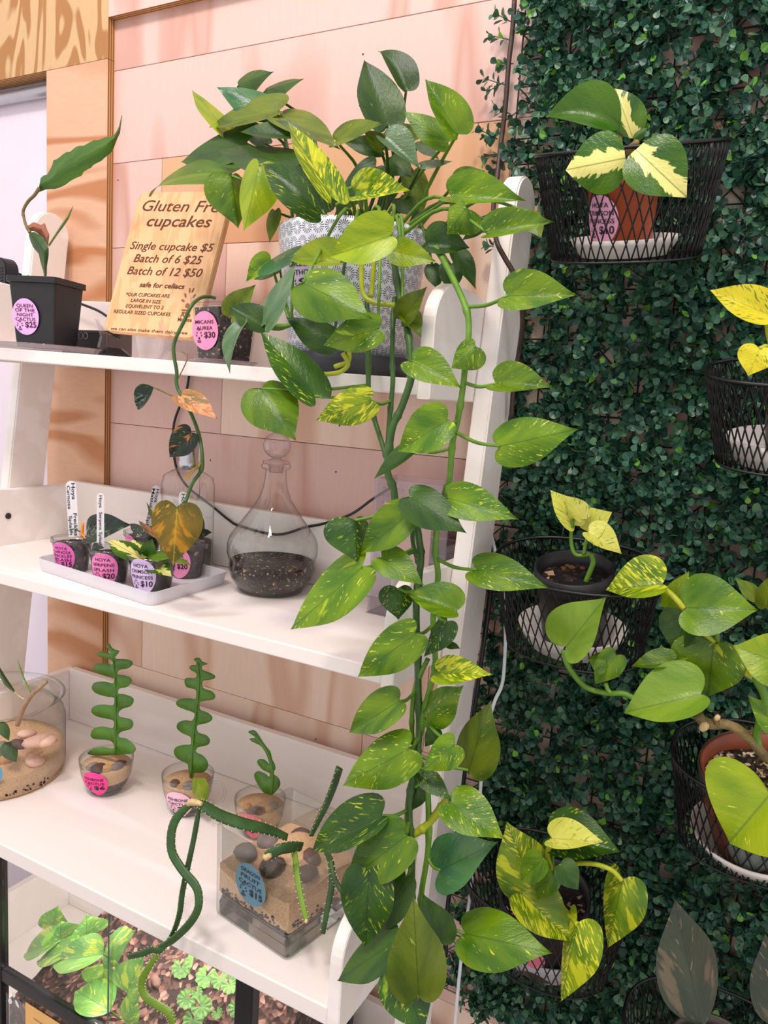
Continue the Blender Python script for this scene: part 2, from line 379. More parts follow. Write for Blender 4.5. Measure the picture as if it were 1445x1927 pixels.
def mark_data(x, y, s):
    """the little sprout-over-a-pot mark printed on the price stickers."""
    out = []
    def blob(cx, cy, rx, ry, ang):
        v = [(0, 0)] + [(rx * math.cos(t), ry * math.sin(t)) for t in np.linspace(0, 2 * math.pi, 10, endpoint=False)]
        v = [(x + s * (cx + a * math.cos(ang) - b * math.sin(ang)), y + s * (cy + a * math.sin(ang) + b * math.cos(ang))) for a, b in v]
        out.append((v, [(0, 1 + k, 1 + (k + 1) % 10) for k in range(10)]))
    for cx, cy, an in ((-.3, .35, 2.2), (-.1, .6, 1.9), (.3, .35, .9), (.12, .62, 1.2), (-.38, .1, 2.8), (.38, .1, .3)): blob(cx, cy, .13, .055, an)
    blob(0, -.12, .13, .12, 0)
    out.append(([(x + s * a, y + s * b) for a, b in ((-.3, -.38), (.3, -.38), (.3, -.31), (-.3, -.31))], [(0, 1, 2, 3)]))
    out.append(([(x + s * a, y + s * b) for a, b in ((-.25, -.5), (.25, -.5), (.25, -.43), (-.25, -.43))], [(0, 1, 2, 3)]))
    return out
def price_sticker(parent, surf, w, h, rgb, lines, price, ink=None, label=None):
    """oval paper price sticker; surf(u, v, off) maps sticker metres onto the pot."""
    ink = ink or M_INK
    plainp = not lines
    vs, fs = ellipse_data(w, h)
    st = pyd('price_sticker', [surf(u, v, 0.0006) for u, v in vs], fs, paper(rgb), parent)
    if label: st['label'] = label
    if plainp: return st
    D = []; n = len(lines); lh = 0.115 * h
    top = 0.5 * h - 0.22 * h if n > 2 else 0.5 * h - 0.30 * h
    pitch = min(0.155 * h, (0.62 * h) / max(n + 1, 1))
    for i, t in enumerate(lines):
        y = top - i * pitch; half = math.sqrt(max(0.05, 1 - (2 * (y + lh * .4) / h) ** 2)) * w / 2 * 0.80
        half = min(half, 0.062 * w * len(t)); a, f = fit_text(t, -half, half, y - lh * .2, bold=0.010, height=lh * 0.80); D.append(([tuple(q) for q in a], f))
    yp = top - n * pitch - 0.07 * h
    a, f = fit_text(price, -0.02 * w, 0.40 * w, yp, bold=0.022, height=0.15 * h); D.append(([tuple(q) for q in a], f))
    D += mark_data(-0.22 * w, yp + 0.02 * h, 0.26 * w)
    V, F = join(D)
    pyd('lettering', [surf(u, v, 0.0012) for u, v in V], F, ink, st, smooth=False)
    return st
def flat_surf(p0, ax, ay):
    p0, ax, ay = [np.asarray(q, float) for q in (p0, ax, ay)]; ax = ax / np.linalg.norm(ax); ay = ay / np.linalg.norm(ay); n = np.cross(ax, ay)
    return lambda u, v, o: p0 + ax * u + ay * v + n * o
def cone_surf(c, z0, rfun, ang0, M=None):
    """wraps round a pot: c = axis foot, z0 = height of the sticker middle, ang0 = direction faced."""
    def S(u, v, o):
        z = z0 + v; r = rfun(z) + o; a = ang0 + u / rfun(z0); p = Vector((c[0] + r * math.cos(a), c[1] + r * math.sin(a), c[2] + z))
        return tuple(M @ p) if M is not None else tuple(p)
    return S
def cam_angle(p): return math.atan2(-p[1], -p[0])   # direction in plan from p back to the eye

# ------------------------------------------------------------ leaves
def _heart():
    P = [(0.0, 0.0), (-0.075, 0.20), (-0.105, 0.45), (-0.06, 0.72), (0.06, 0.92), (0.22, 1.0), (0.40, 0.95), (0.56, 0.78), (0.70, 0.54), (0.82, 0.31), (0.92, 0.12), (1.0, 0.0)]
    return P
def _oval():
    return [(0.0, 0.0), (0.01, 0.25), (0.04, 0.5), (0.11, 0.76), (0.22, 0.94), (0.36, 1.0), (0.52, 0.94), (0.66, 0.76), (0.79, 0.50), (0.90, 0.24), (0.97, 0.07), (1.0, 0.0)]
def _lance():
    return [(0.0, 0.0), (0.03, 0.2), (0.08, 0.42), (0.18, 0.72), (0.30, 0.93), (0.44, 1.0), (0.58, 0.92), (0.70, 0.73), (0.81, 0.48), (0.91, 0.22), (0.97, 0.07), (1.0, 0.0)]
OUT = {'heart': _heart(), 'oval': _oval(), 'lance': _lance()}
def leaf_data(b, t, wL, wR, kind='heart', bow=0.07, cup=0.10, side=0.0, twist=0.0):
    """b, t: base and tip in space; wL, wR: how far each half reaches as seen from the front."""
    b, t = np.asarray(b, float), np.asarray(t, float); a = t - b; L = np.linalg.norm(a); a = a / L
    n = np.array([0, 0, CZ]) - (b + t) / 2; n = n - a * n.dot(a); n /= np.linalg.norm(n); s = np.cross(a, n)   # s = right-hand half
    wL, wR = wL * 1.05, wR * 1.05
    W = max(wL, wR, 0.27 * L)
    def half(w, sg):
        th = math.acos(max(0.2, min(1.0, w / W))); d = s * sg
        k = 1.0 if d.dot(UPV) < 0 else -1.0
        return d * math.cos(th) + n * k * math.sin(th)
    hl, hr = half(wL, -1), half(wR, 1)
    base = cat_rom([np.array(p) for p in OUT[kind]], 2); K = 5; vs, uv, fs = [], [], []
    rows = []
    for (x, w) in base:
        m = max(0.0, min(1.0, x)); q = n * (bow * L * 4 * m * (1 - m)) + s * (side * L * 4 * m * (1 - m))
        mid = b + a * (L * m) + q
        for sg, d in ((0, hl), (1, hr)):
            pass
        rows.append((x, w, m, q))
    idx = {}
    for i, (x, w, m, q) in enumerate(rows):
        for sg, d in ((-1, hl), (1, hr)):
            for k in range(K + 1):
                f = k / K
                if k == 0 and sg == 1: idx[(i, sg, k)] = idx[(i, -1, 0)]; continue
                xx = m + (x - m) * f
                dn = -cup * W * (f * w) ** 2 + 0.02 * L * f * math.sin(x * 9 + sg)
                p = b + a * (L * xx) + q + d * (W * w * f) + n * dn
                idx[(i, sg, k)] = len(vs); vs.append(p); uv.append((min(1, max(0, xx * 0.9 + 0.06)), 0.5 + 0.5 * sg * w * f))
    for i in range(len(rows) - 1):
        for sg in (-1, 1):
            for k in range(K):
                q = (idx[(i, sg, k)], idx[(i + 1, sg, k)], idx[(i + 1, sg, k + 1)], idx[(i, sg, k + 1)])
                fs.append(q if sg == -1 else q[::-1])
    return vs, fs, uv
def leaf(parent, crop, bu, bv, tu, tv, wL, wR, Y, mat, kind='heart', dy=0.0, name='leaf', **k):
    s = CROP[crop][2]; p = aty(*cp(crop, bu, bv), Y); q = aty(*cp(crop, tu, tv), Y + dy); mp = mpp((p + q) / 2)
    vs, fs, uv = leaf_data(p, q, wL / s * mp, wR / s * mp, kind, **k)
    o = pyd(name, vs, fs, LM[mat], parent, uvs=uv); return o, p, q
def petiole(lf, p, q, r0=0.0022, r1=0.0016, mat=None, sag=0.0, mid=None):
    p, q = np.asarray(p), np.asarray(q); m = (p + q) / 2 + np.array([0, 0, -sag]) if mid is None else np.asarray(mid)
    return tube('petiole', [q, m, p], [r0, r0, r1], mat or M_STEM, lf, 6, 5)
def pxpath(crop, pts, y):
    ys = y if hasattr(y, '__len__') else [y] * len(pts)
    if len(ys) != len(pts): ys = np.interp(np.linspace(0, 1, len(pts)), np.linspace(0, 1, len(ys)), ys)
    return [aty(*cp(crop, *a), yy) for a, yy in zip(pts, ys)]
# ============================================================ the setting
D = 1.15
W_PINK = wood('plywood_pink', (226, 190, 179), (206, 160, 144), (3.4, 3.4, 0.5), 3.4, 1.6, fine=0.12, thr=(0.55, 0.98))
W_PEACH = wood('plywood_peach', (222, 174, 134), (200, 144, 100), (3.0, 3.0, 0.6), 3.0, 1.6, fine=0.12, thr=(0.45, 0.95))
W_TAN = wood('plywood_tan', (244, 218, 200), (222, 182, 158), (3.6, 3.6, 0.6), 3.4, 1.6, fine=0.12, thr=(0.5, 0.95))
W_ZEBRA = wood('plywood_figured', (208, 172, 126), (170, 120, 70), (3.6, 3.6, 0.9), 8.0, 1.7, fine=0.18, thr=(0.36, 0.56))
W_ORANGE = wood('plywood_orange', (222, 178, 146), (190, 128, 84), (0.8, 0.8, 3.4), 4.0, 1.6, fine=0.22, thr=(0.30, 0.75))
def ply_edge():
    m, nt, out = newmat('plywood_edge'); B = NB(nt); tc = B.n('ShaderNodeTexCoord'); sx = B.n('ShaderNodeSeparateXYZ'); B.l(tc.outputs['Object'], sx.inputs[0])
    w = B.math('FRACT', B.math('MULTIPLY', sx.outputs[1], 1 / 0.0056)); f = B.ramp(w, [(0.42, s2l((206, 160, 108))), (0.58, s2l((140, 92, 54)))])
    p = principled(B, f, 0.7, 0.3); B.l(p.outputs[0], out.inputs[0]); return m
M_PLYE = ply_edge()
k = D / 1.3
xc, xd, xe, xf = aty(304, 360, D)[0], aty(425, 500, D)[0], aty(377, 860, D)[0], aty(267, 1220, D)[0]
ROWS = [(1.15, .663 * k, [(-1.30, .75, 0)]), (.663 * k, .470 * k, [(-1.30, -.30, 0), (-.30, .75, 0)]), (.470 * k, .288 * k, [(-1.30, xc, 0), (xc, -.43, 1), (-.43, .75, 2)]),
        (.288 * k, -.107 * k, [(-1.30, xd, 0), (xd, -.30, 2), (-.30, .75, 2)]), (-.107 * k, -.38, [(-1.30, xe, 0), (xe, .75, 0)]), (-.38, -.683 * k, [(-1.30, xf, 2), (xf, -.50, 2), (-.50, .75, 2)]),
        (-.683 * k, -1.05, [(-1.30, -.62, 2), (-.62, .75, 0)]), (-1.05, -1.499, [(-1.30, .75, 2)])]
bm = bmesh.new()
for zt, zb, segs_ in ROWS:
    for a, b, cls in segs_:
        n0 = len(bm.faces); add_box(bm, (a + .0005, D, CZ + zb + .0005), (b - .0005, D + 0.015, CZ + zt - .0005), 0.0005, 1)
        bm.faces.ensure_lookup_table()
        for f in bm.faces[n0:]: f.material_index = cls
add_box(bm, (-1.30, D + 0.0155, 0.0), (0.75, D + 0.03, CZ + 1.15))
wall = struct(bmo('wall_back', bm, [W_PINK, W_PEACH, W_TAN]))
# nail heads in the wall
bm = bmesh.new()
for px, py in [(683, 102), (677, 199), (222, 339), (396, 866), (639, 801), (632, 888), (594, 1391), (330, 620)]:
    p = aty(px, py, D); r = bmesh.ops.create_uvsphere(bm, u_segments=8, v_segments=6, radius=0.0018)
    for v in r['verts']: v.co = Vector((v.co.x + p[0], v.co.y * 0.3 + D, v.co.z + p[2]))
struct(bmo('trim_5', bm, plain('nail_head', (90, 60, 46), 0.6), None, True))
# raised frame of plywood around the recess on the left
FY = D - 0.017
x0 = aty(88, 400, FY)[0]; x1 = aty(203, 106, FY)[0]; zh = aty(150, 120, FY)[2]; zr = aty(280, 14, FY)[2]
def framed(name, lo, hi, face, edge=M_PLYE):
    bm = bmesh.new(); add_box(bm, lo, hi); bm.faces.ensure_lookup_table()
    for f in bm.faces: f.material_index = 0 if f.normal.y < -0.5 else 1
    return struct(bmo(name, bm, [face, edge]))
framed('trim_1', (-2.1, FY, zh), (x1, D + 0.02, CZ + 1.15), W_ZEBRA)
framed('trim_2', (x1 + .0005, FY, zr), (0.75, D, CZ + 1.15), W_PINK)
framed('trim_3', (x0, FY, 0.0), (x1, D, zh - .001), W_ORANGE)
struct(box('wall_left', (-2.1, D + 0.03, 0.0), (x0 + 0.02, D + 0.05, zh + .05), plain('white_panel', (226, 214, 224), 0.6, 0.03, 8)))
rail = aty(40, 150, D + 0.02)
struct(tube('trim_4', [(-2.1, D + .018, zh - .021), (x0 - .001, D + .018, zh - .021)], 0.013, plain('grey_rail', (186, 182, 190), 0.3, 0.05, metal=0.6), None, 16))
struct(box('trim_6', (x0 - 0.016, D + 0.01, 0.0), (x0 - .0005, D + 0.03, CZ + .25), plain('rail_metal', (176, 170, 184), 0.35, metal=0.5)))
struct(box('floor', (-2.1, -1.6, -0.05), (0.75, D + 0.05, 0.0), plain('grey_floor', (120, 112, 108), 0.5)))

# ============================================================ ladder shelf
XL, XR = -1.334, -0.421          # inner faces of the side panels
LEGT, PT = 0.027, 0.018
shelf = thing('ladder_shelf', 'white painted wooden ladder shelf leaning on the plywood wall, loaded with plants', 'shelf', ((XL + XR) / 2, 0.95, 0))
def leg(xa, xb):
    top = CZ + 0.312; yf = lambda z: 1.025 + 0.124 * (z - CZ - 0.141); yb = lambda z: 1.089 + 0.122 * (z - CZ)
    prof = []
    zt = top; w = yb(zt) - yf(zt)
    prof.append((yf(0.0), 0.0))
    for a in np.linspace(math.pi, 0, 13):
        zz = top - w / 2 + math.sin(a) * w / 2; yc = (yf(top - w / 2) + yb(top - w / 2)) / 2
        prof.append((yc + math.cos(a) * w / 2, zz))
    prof.append((yb(0.0), 0.0))
    bm = bmesh.new(); va = [bm.verts.new((xa, y, z)) for y, z in prof]; f = bm.faces.new(va)
    r = bmesh.ops.extrude_face_region(bm, geom=[f]); vs = [e for e in r['geom'] if isinstance(e, bmesh.types.BMVert)]
    for v in vs: v.co.x = xb
    bmesh.ops.recalc_face_normals(bm, faces=bm.faces)
    bmesh.ops.bevel(bm, geom=[e for e in bm.edges if abs(e.verts[0].co.x - e.verts[1].co.x) < 1e-6], offset=0.0025, segments=2, affect='EDGES')
    return bmo('leg', bm, M_WHITE, shelf)
leg(XR + PT + .0005, XR + PT + LEGT); leg(XL - PT - LEGT, XL - PT - .0005)
def zu(x): return CZ + 0.0365 + (x + 1.215) * (-0.0185)
YB = 1.125
Z2, Z3, Z4 = CZ - 0.3383, CZ - 0.752, CZ - 1.20
SH = [dict(z=None, yf=0.866, t=0.0205, up=0.108, arm=0.122), dict(z=Z2, yf=0.821, t=0.0215, up=0.117, arm=0.115), dict(z=Z3, yf=0.735, t=0.0255, up=0.118, arm=0.12), dict(z=Z4, yf=0.66, t=0.025, up=0.12, arm=0.12)]
for d in SH:
    f = (lambda x: zu(x)) if d['z'] is None else (lambda x, z=d['z']: z)
    bm = bmesh.new(); add_box(bm, (XL, d['yf'], -d['t']), (XR, YB, 0), 0.002, 2)
    for v in bm.verts: v.co.z += f(v.co.x)
    bd = bmo('shelf_board', bm, M_WHITE, shelf)
    bm = bmesh.new(); add_box(bm, (XL + .0005, YB - 0.016, 0.0005), (XR - .0005, YB, d['up']), 0.002, 2)
    for v in bm.verts: v.co.z += f(v.co.x)
    bmo('back_rail', bm, M_WHITE, bd)
    for xa, xb, sg in ((XL - PT, XL, -1), (XR, XR + PT, 1)):
        zb = f((xa + xb) / 2); r = 0.062; h = d['arm']; y0 = d['yf'] - 0.001
        pr = [(y0, zb - d['t'] - .004)]
        for a in np.linspace(math.pi, math.pi / 2, 10): pr.append((y0 + r + r * math.cos(a), zb + h - r * 0.9 + r * 0.9 * math.sin(a)))
        pr += [(y0 + 0.16, zb + h - 0.006), (YB, zb + h - 0.006), (YB, zb - d['t'] - .004)]
        bm = bmesh.new(); f0 = bm.faces.new([bm.verts.new((xa, y, z)) for y, z in pr]); rr = bmesh.ops.extrude_face_region(bm, geom=[f0])
        for v in [e for e in rr['geom'] if isinstance(e, bmesh.types.BMVert)]: v.co.x = xb
        bmesh.ops.recalc_face_normals(bm, faces=bm.faces)
        bmesh.ops.bevel(bm, geom=[e for e in bm.edges if abs(e.verts[0].co.x - e.verts[1].co.x) < 1e-6], offset=0.0015, segments=1, affect='EDGES')
        sd = bmo('side_panel', bm, M_WHITE, bd)
        if sg < 0:
            p = aty(15, 971, 1.0) if d['z'] == Z2 else None
bm = bmesh.new()
q = atz(15, 971, Z2 + 0.06); 
r = bmesh.ops.create_cone(bm, cap_ends=True, segments=16, radius1=0.006, radius2=0.006, depth=0.002)
pp = ray(15, 971); pp = pp * (XL / pp[0])
for v in bm.verts: v.co = Vector((XL + .001 + v.co.z, pp[1] + v.co.x, pp[2] + CZ + v.co.y))
hole = bmo('screw_hole', bm, plain('dark_hole', (48, 40, 40), 0.8), shelf); hole['label'] = 'dark screw hole'

# ============================================================ artificial boxwood panel
M_BOX, nt, out = newmat('boxwood_leaf'); B = NB(nt)
geo = B.n('ShaderNodeNewGeometry')
cr = B.ramp(geo.outputs['Random Per Island'], [(0.0, s2l((36, 68, 58))), (0.30, s2l((46, 90, 74))), (0.62, s2l((64, 110, 86))), (0.86, s2l((70, 114, 80))), (0.965, s2l((90, 132, 90))), (0.985, s2l((112, 176, 52)))])
pb = principled(B, cr, 0.36, 0.5); tl = B.n('ShaderNodeBsdfTranslucent'); B.l(cr, tl.inputs[0]); mx = B.n('ShaderNodeMixShader'); mx.inputs[0].default_value = 0.08
B.l(pb.outputs[0], mx.inputs[1]); B.l(tl.outputs[0], mx.inputs[2]); B.l(mx.outputs[0], out.inputs[0])
M_BSTEM = plain('boxwood_stem', (36, 58, 46), 0.55, 0.2)
hedge = thing('boxwood_panel', 'dark green artificial boxwood hedge panel covering the right half of the wall', 'artificial hedge', (-0.1, D - .01, CZ - 1.1))
X0, X1, ZB, ZT = -0.425, 0.16, CZ - 1.02, CZ + 0.80
bm = bmesh.new(); st = 0.036
yl = D - 0.006
def strut(a, b, w=0.0024):
    vs, fs = tube_data([a, b], w / 2, 4); vv = [bm.verts.new(v) for v in vs]
    for f in fs: bm.faces.new([vv[i] for i in f])
x = X0
while x < X1: strut((x, yl, ZB), (x, yl, ZT)); x += st
z = ZB
while z < ZT: strut((X0, yl, z), (X1, yl, z)); z += st
z = ZB
while z < ZT:
    x = X0
    while x < X1:
        strut((x, yl, z), (x + st, yl, z + st), 0.002); strut((x + st, yl, z), (x, yl, z + st), 0.002); x += st * 2
    z += st * 2
bmo('lattice', bm, M_BSTEM, hedge)
rng = np.random.default_rng(3)
T = np.array([(0, 0, 0), (.22, .05, .0), (.22, -.05, .0), (.5, .28, .03), (.5, 0, -.03), (.5, -.28, .03), (.76, .36, .05), (.76, 0, -.03), (.76, -.36, .05), (.95, .2, .02), (.95, 0, -.02), (.95, -.2, .02), (1.0, 0, -.01)])
TF = [(0, 2, 1), (1, 2, 4), (1, 4, 3), (2, 5, 4), (3, 4, 7, 6), (4, 5, 8, 7), (6, 7, 10, 9), (7, 8, 11, 10), (9, 10, 12), (10, 11, 12)]
V, F, SV, SF = [], [], [], []
nleaf = 0
def norm(a): return a / (np.linalg.norm(a) + 1e-9)
def sprig(x, z, ax, length, nl, y0=None):
    global nleaf
    p0 = np.array([x, y0 if y0 is not None else D - 0.010, z]); ax = norm(ax); a = norm(np.cross(ax, [0.3, 0.2, 1.0])); b = np.cross(ax, a)
    s_, f_ = tube_data([p0, p0 + ax * length], [0.0011, 0.0007], 3); o = len(SV); SV.extend(s_); SF.extend([tuple(i + o for i in f) for f in f_])
    for j in range(nl):
        t = (j // 2 + 1) / (nl / 2) ; ph = (j % 2) * math.pi + (j // 2) * 1.4 + rng.normal(0, .3)
        out_ = a * math.cos(ph) + b * math.sin(ph); d = norm(out_ * rng.uniform(.6, 1.1) + ax * rng.uniform(.3, 1.0) + np.array([0, 0, -0.12]))
        nn = norm(ax * 1.0 - d * ax.dot(d) + rng.normal(0, .28, 3)); nn = norm(nn - d * nn.dot(d)); ss = np.cross(nn, d)
        L = rng.uniform(.0125, .0180) * (0.8 if t > .9 else 1.0); q = p0 + ax * length * t
        pts = q + (T[:, :1] * d + T[:, 1:2] * ss * 1.05 + T[:, 2:] * nn) * L
        if pts[:, 1].max() > D - 0.001: pts[:, 1] -= pts[:, 1].max() - D + 0.001
        o = len(V); V.extend(pts); F.extend([tuple(i + o for i in f) for f in TF]); nleaf += 1
n = 0
while n < 6900:
    x = rng.uniform(X0 + .005, X1); z = rng.uniform(ZB, ZT)
    behind = (x < -0.355 and z < CZ + 0.33)
    if behind and z < CZ + .33 and x < -.372 and rng.random() < .35: continue
    if (x - X0) < 0.03 and rng.random() < 0.55: n += 1; continue
    ax = np.array([rng.normal(0, .75), -1.0, rng.normal(-.15, .6)])
    ln = rng.uniform(.010, .046)
    if behind: ln = .006; ax[1] = -.25
    sprig(x, z, ax, ln, int(rng.choice([6, 8, 10])))
    n += 1
for px, py in ((930, 155), (932, 160), (925, 250), (918, 262), (940, 75), (950, 45), (938, 300), (943, 215), (928, 285), (948, 120), (928, 470), (742, 880)):
    if px < 800: continue
    p = aty(px + 18, py, D - .02)
    sprig(p[0], p[2], np.array([-1.0, -.35, rng.normal(0, .4)]), rng.uniform(.02, .032), 8, D - .02)
def npmesh(name, V, F, mat, parent, smooth=True):
    o = pyd(name, V, F, mat, parent, smooth); return o
fo = npmesh('foliage', V, F, M_BOX, hedge, False); fo['kind'] = 'stuff'
so = npmesh('twig', SV, SF, M_BSTEM, hedge, False); so['kind'] = 'stuff'
M_BRN = plain('brown_strip', (64, 44, 38), 0.5, 0.12)
pts = pxpath('P', [(968, 0), (964, 60), (957, 120), (951, 200), (943, 265), (936, 330), (928, 400)], [D - .03, D - .03, D - .032, D - .032, D - .034, D - .05, D - .09]) + \
      pxpath('P', [(934, 452), (950, 486), (968, 518), (979, 560), (983, 610), (977, 660), (967, 720), (962, 790)], [.985, .985, .99, .995, 1.02, 1.05, 1.06, 1.07])
es = tube('edge_strip', pts, 0.0036, M_BRN, hedge, 6, 6); es['label'] = 'brown bent edge strip of the panel'
pts = pxpath('P', [(926, 1085), (917, 1160), (906, 1235), (892, 1330), (874, 1450), (858, 1560), (846, 1650), (840, 1720), (838, 1800)], [1.085, 1.08, 1.075, 1.07, 1.06, 1.05, 1.05, 1.045, 1.04])
tag(tube('cord', pts, 0.0042, M_BLACK, None, 8), 'black cord hanging down along the back of the right shelf leg', 'cord')
pts = pxpath('P', [(908, 945), (925, 1010), (945, 1100), (951, 1180), (949, 1250), (944, 1290), (930, 1322), (915, 1380), (906, 1460), (900, 1540), (892, 1620), (884, 1690), (873, 1760), (863, 1850), (855, 1940), (848, 2010)], [1.09, 1.085, 1.08, 1.07, 1.06, 1.055, 1.05, 1.045, 1.04, 1.03, 1.03, 1.02, 1.01, 1.0, .99, .98])
wc = thing('power_cord', 'white power cord with plug hanging down over the dark hedge beside the shelf', 'cord', pts[0])
tube('cable', pts, 0.0027, plain('white_cable', (226, 228, 238), 0.4), wc, 8)
p = aty(893, 918, 1.095); box('plug', (p[0] - .012, p[1] - .012, p[2] - .03), (p[0] + .014, p[1] + .012, p[2] + .016), plain('white_plug', (226, 220, 214), 0.4), wc, 0.004)
# ============================================================ big trailing pothos
# patterned pot: ring of short dashes repeated over a pale glaze
M_POT, nt, out = newmat('sunburst_pot'); B = NB(nt)
uv = B.n('ShaderNodeUVMap'); sx = B.n('ShaderNodeSeparateXYZ'); B.l(uv.outputs[0], sx.inputs[0])
gu = B.math('MULTIPLY', sx.outputs[0], 19.0); gv = B.math('MULTIPLY', sx.outputs[1], 10.0)
row = B.math('FLOOR', gv); sh = B.math('MULTIPLY', B.math('MODULO', row, 2.0), 0.5)
fu = B.math('SUBTRACT', B.math('FRACT', B.math('ADD', gu, sh)), 0.5); fv = B.math('SUBTRACT', B.math('FRACT', gv), 0.5)
rad = B.math('SQRT', B.math('ADD', B.math('MULTIPLY', fu, fu), B.math('MULTIPLY', fv, fv)))
ang = B.math('ARCTAN2', fv, fu); fr = B.math('FRACT', B.math('MULTIPLY', ang, 16 / (2 * math.pi)))
dash = B.math('LESS_THAN', B.math('ABSOLUTE', B.math('SUBTRACT', fr, 0.5)), 0.19)
ringm = B.math('MULTIPLY', B.math('GREATER_THAN', rad, 0.15), B.math('LESS_THAN', rad, 0.47))
mk = B.math('MULTIPLY', dash, ringm)
pc = B.mix(mk, s2l((226, 228, 238)), s2l((34, 38, 50)))
p = principled(B, pc, 0.3, 0.5); B.l(p.outputs[0], out.inputs[0])
PC = aty(658, 600, 0.985); pcx, pcy = PC[0], 0.985
zpot = zu(pcx)
pothos = thing('golden_pothos', 'huge trailing golden pothos in a sunburst patterned pot on the top shelf', 'potted plant', (pcx, pcy, zpot))
zr_ = aty(655, 432, pcy - .02)[2]; hpot = zr_ - zpot - 0.008
mq = mpp((pcx, pcy, zpot + .1)); R1, R0 = 141 * mq, 108 * mq
prof = [(R0 * .9, 0.006), (R0, 0.010), (R1, hpot - .003), (R1 - .002, hpot + .004), (R1 - .005, hpot), (R0 + (R1 - R0) * .8 - .005, hpot * .8), (0.01, hpot * .8 - .001)]
vs, fs = lathe_data(prof, (pcx, pcy, zpot + .004), 64)
uvs = []
for i, (r, z) in enumerate(prof):
    for kk in range(64): uvs.append((abs(kk / 32.0 - 1.0), z / hpot))
pot = pyd('pot', vs, fs, M_POT, pothos, uvs=uvs)
lathe('soil', [(0, hpot * .9 + .006), (R1 * .6, hpot * .9 + .004), (R1 * .93, hpot * .9)], (pcx, pcy, zpot), M_SOIL, pothos, 32)
S = cone_surf((pcx, pcy, zpot), 0.125, lambda z: R0 + (R1 - R0) * z / hpot + .0005, cam_angle((pcx, pcy)) - 0.78)
price_sticker(pothos, S, 0.062, 0.072, (232, 214, 238), ['GOLDEN', 'POTHOS'], '$')
sa = thing('plant_saucer', 'dark grey plastic saucer under the sunburst patterned pothos pot', 'saucer', (pcx, pcy, zpot))
for o_ in [pothos]: pass
lathe('dish', [(0, 0.0), (R0 + .004, 0.0), (R0 + .014, .026), (R0 + .012, .026), (R0 + .003, .004), (0, .004)], (pcx, pcy, zpot + .0004), plain('dark_grey_plastic', (62, 64, 72), 0.5), sa, 48)

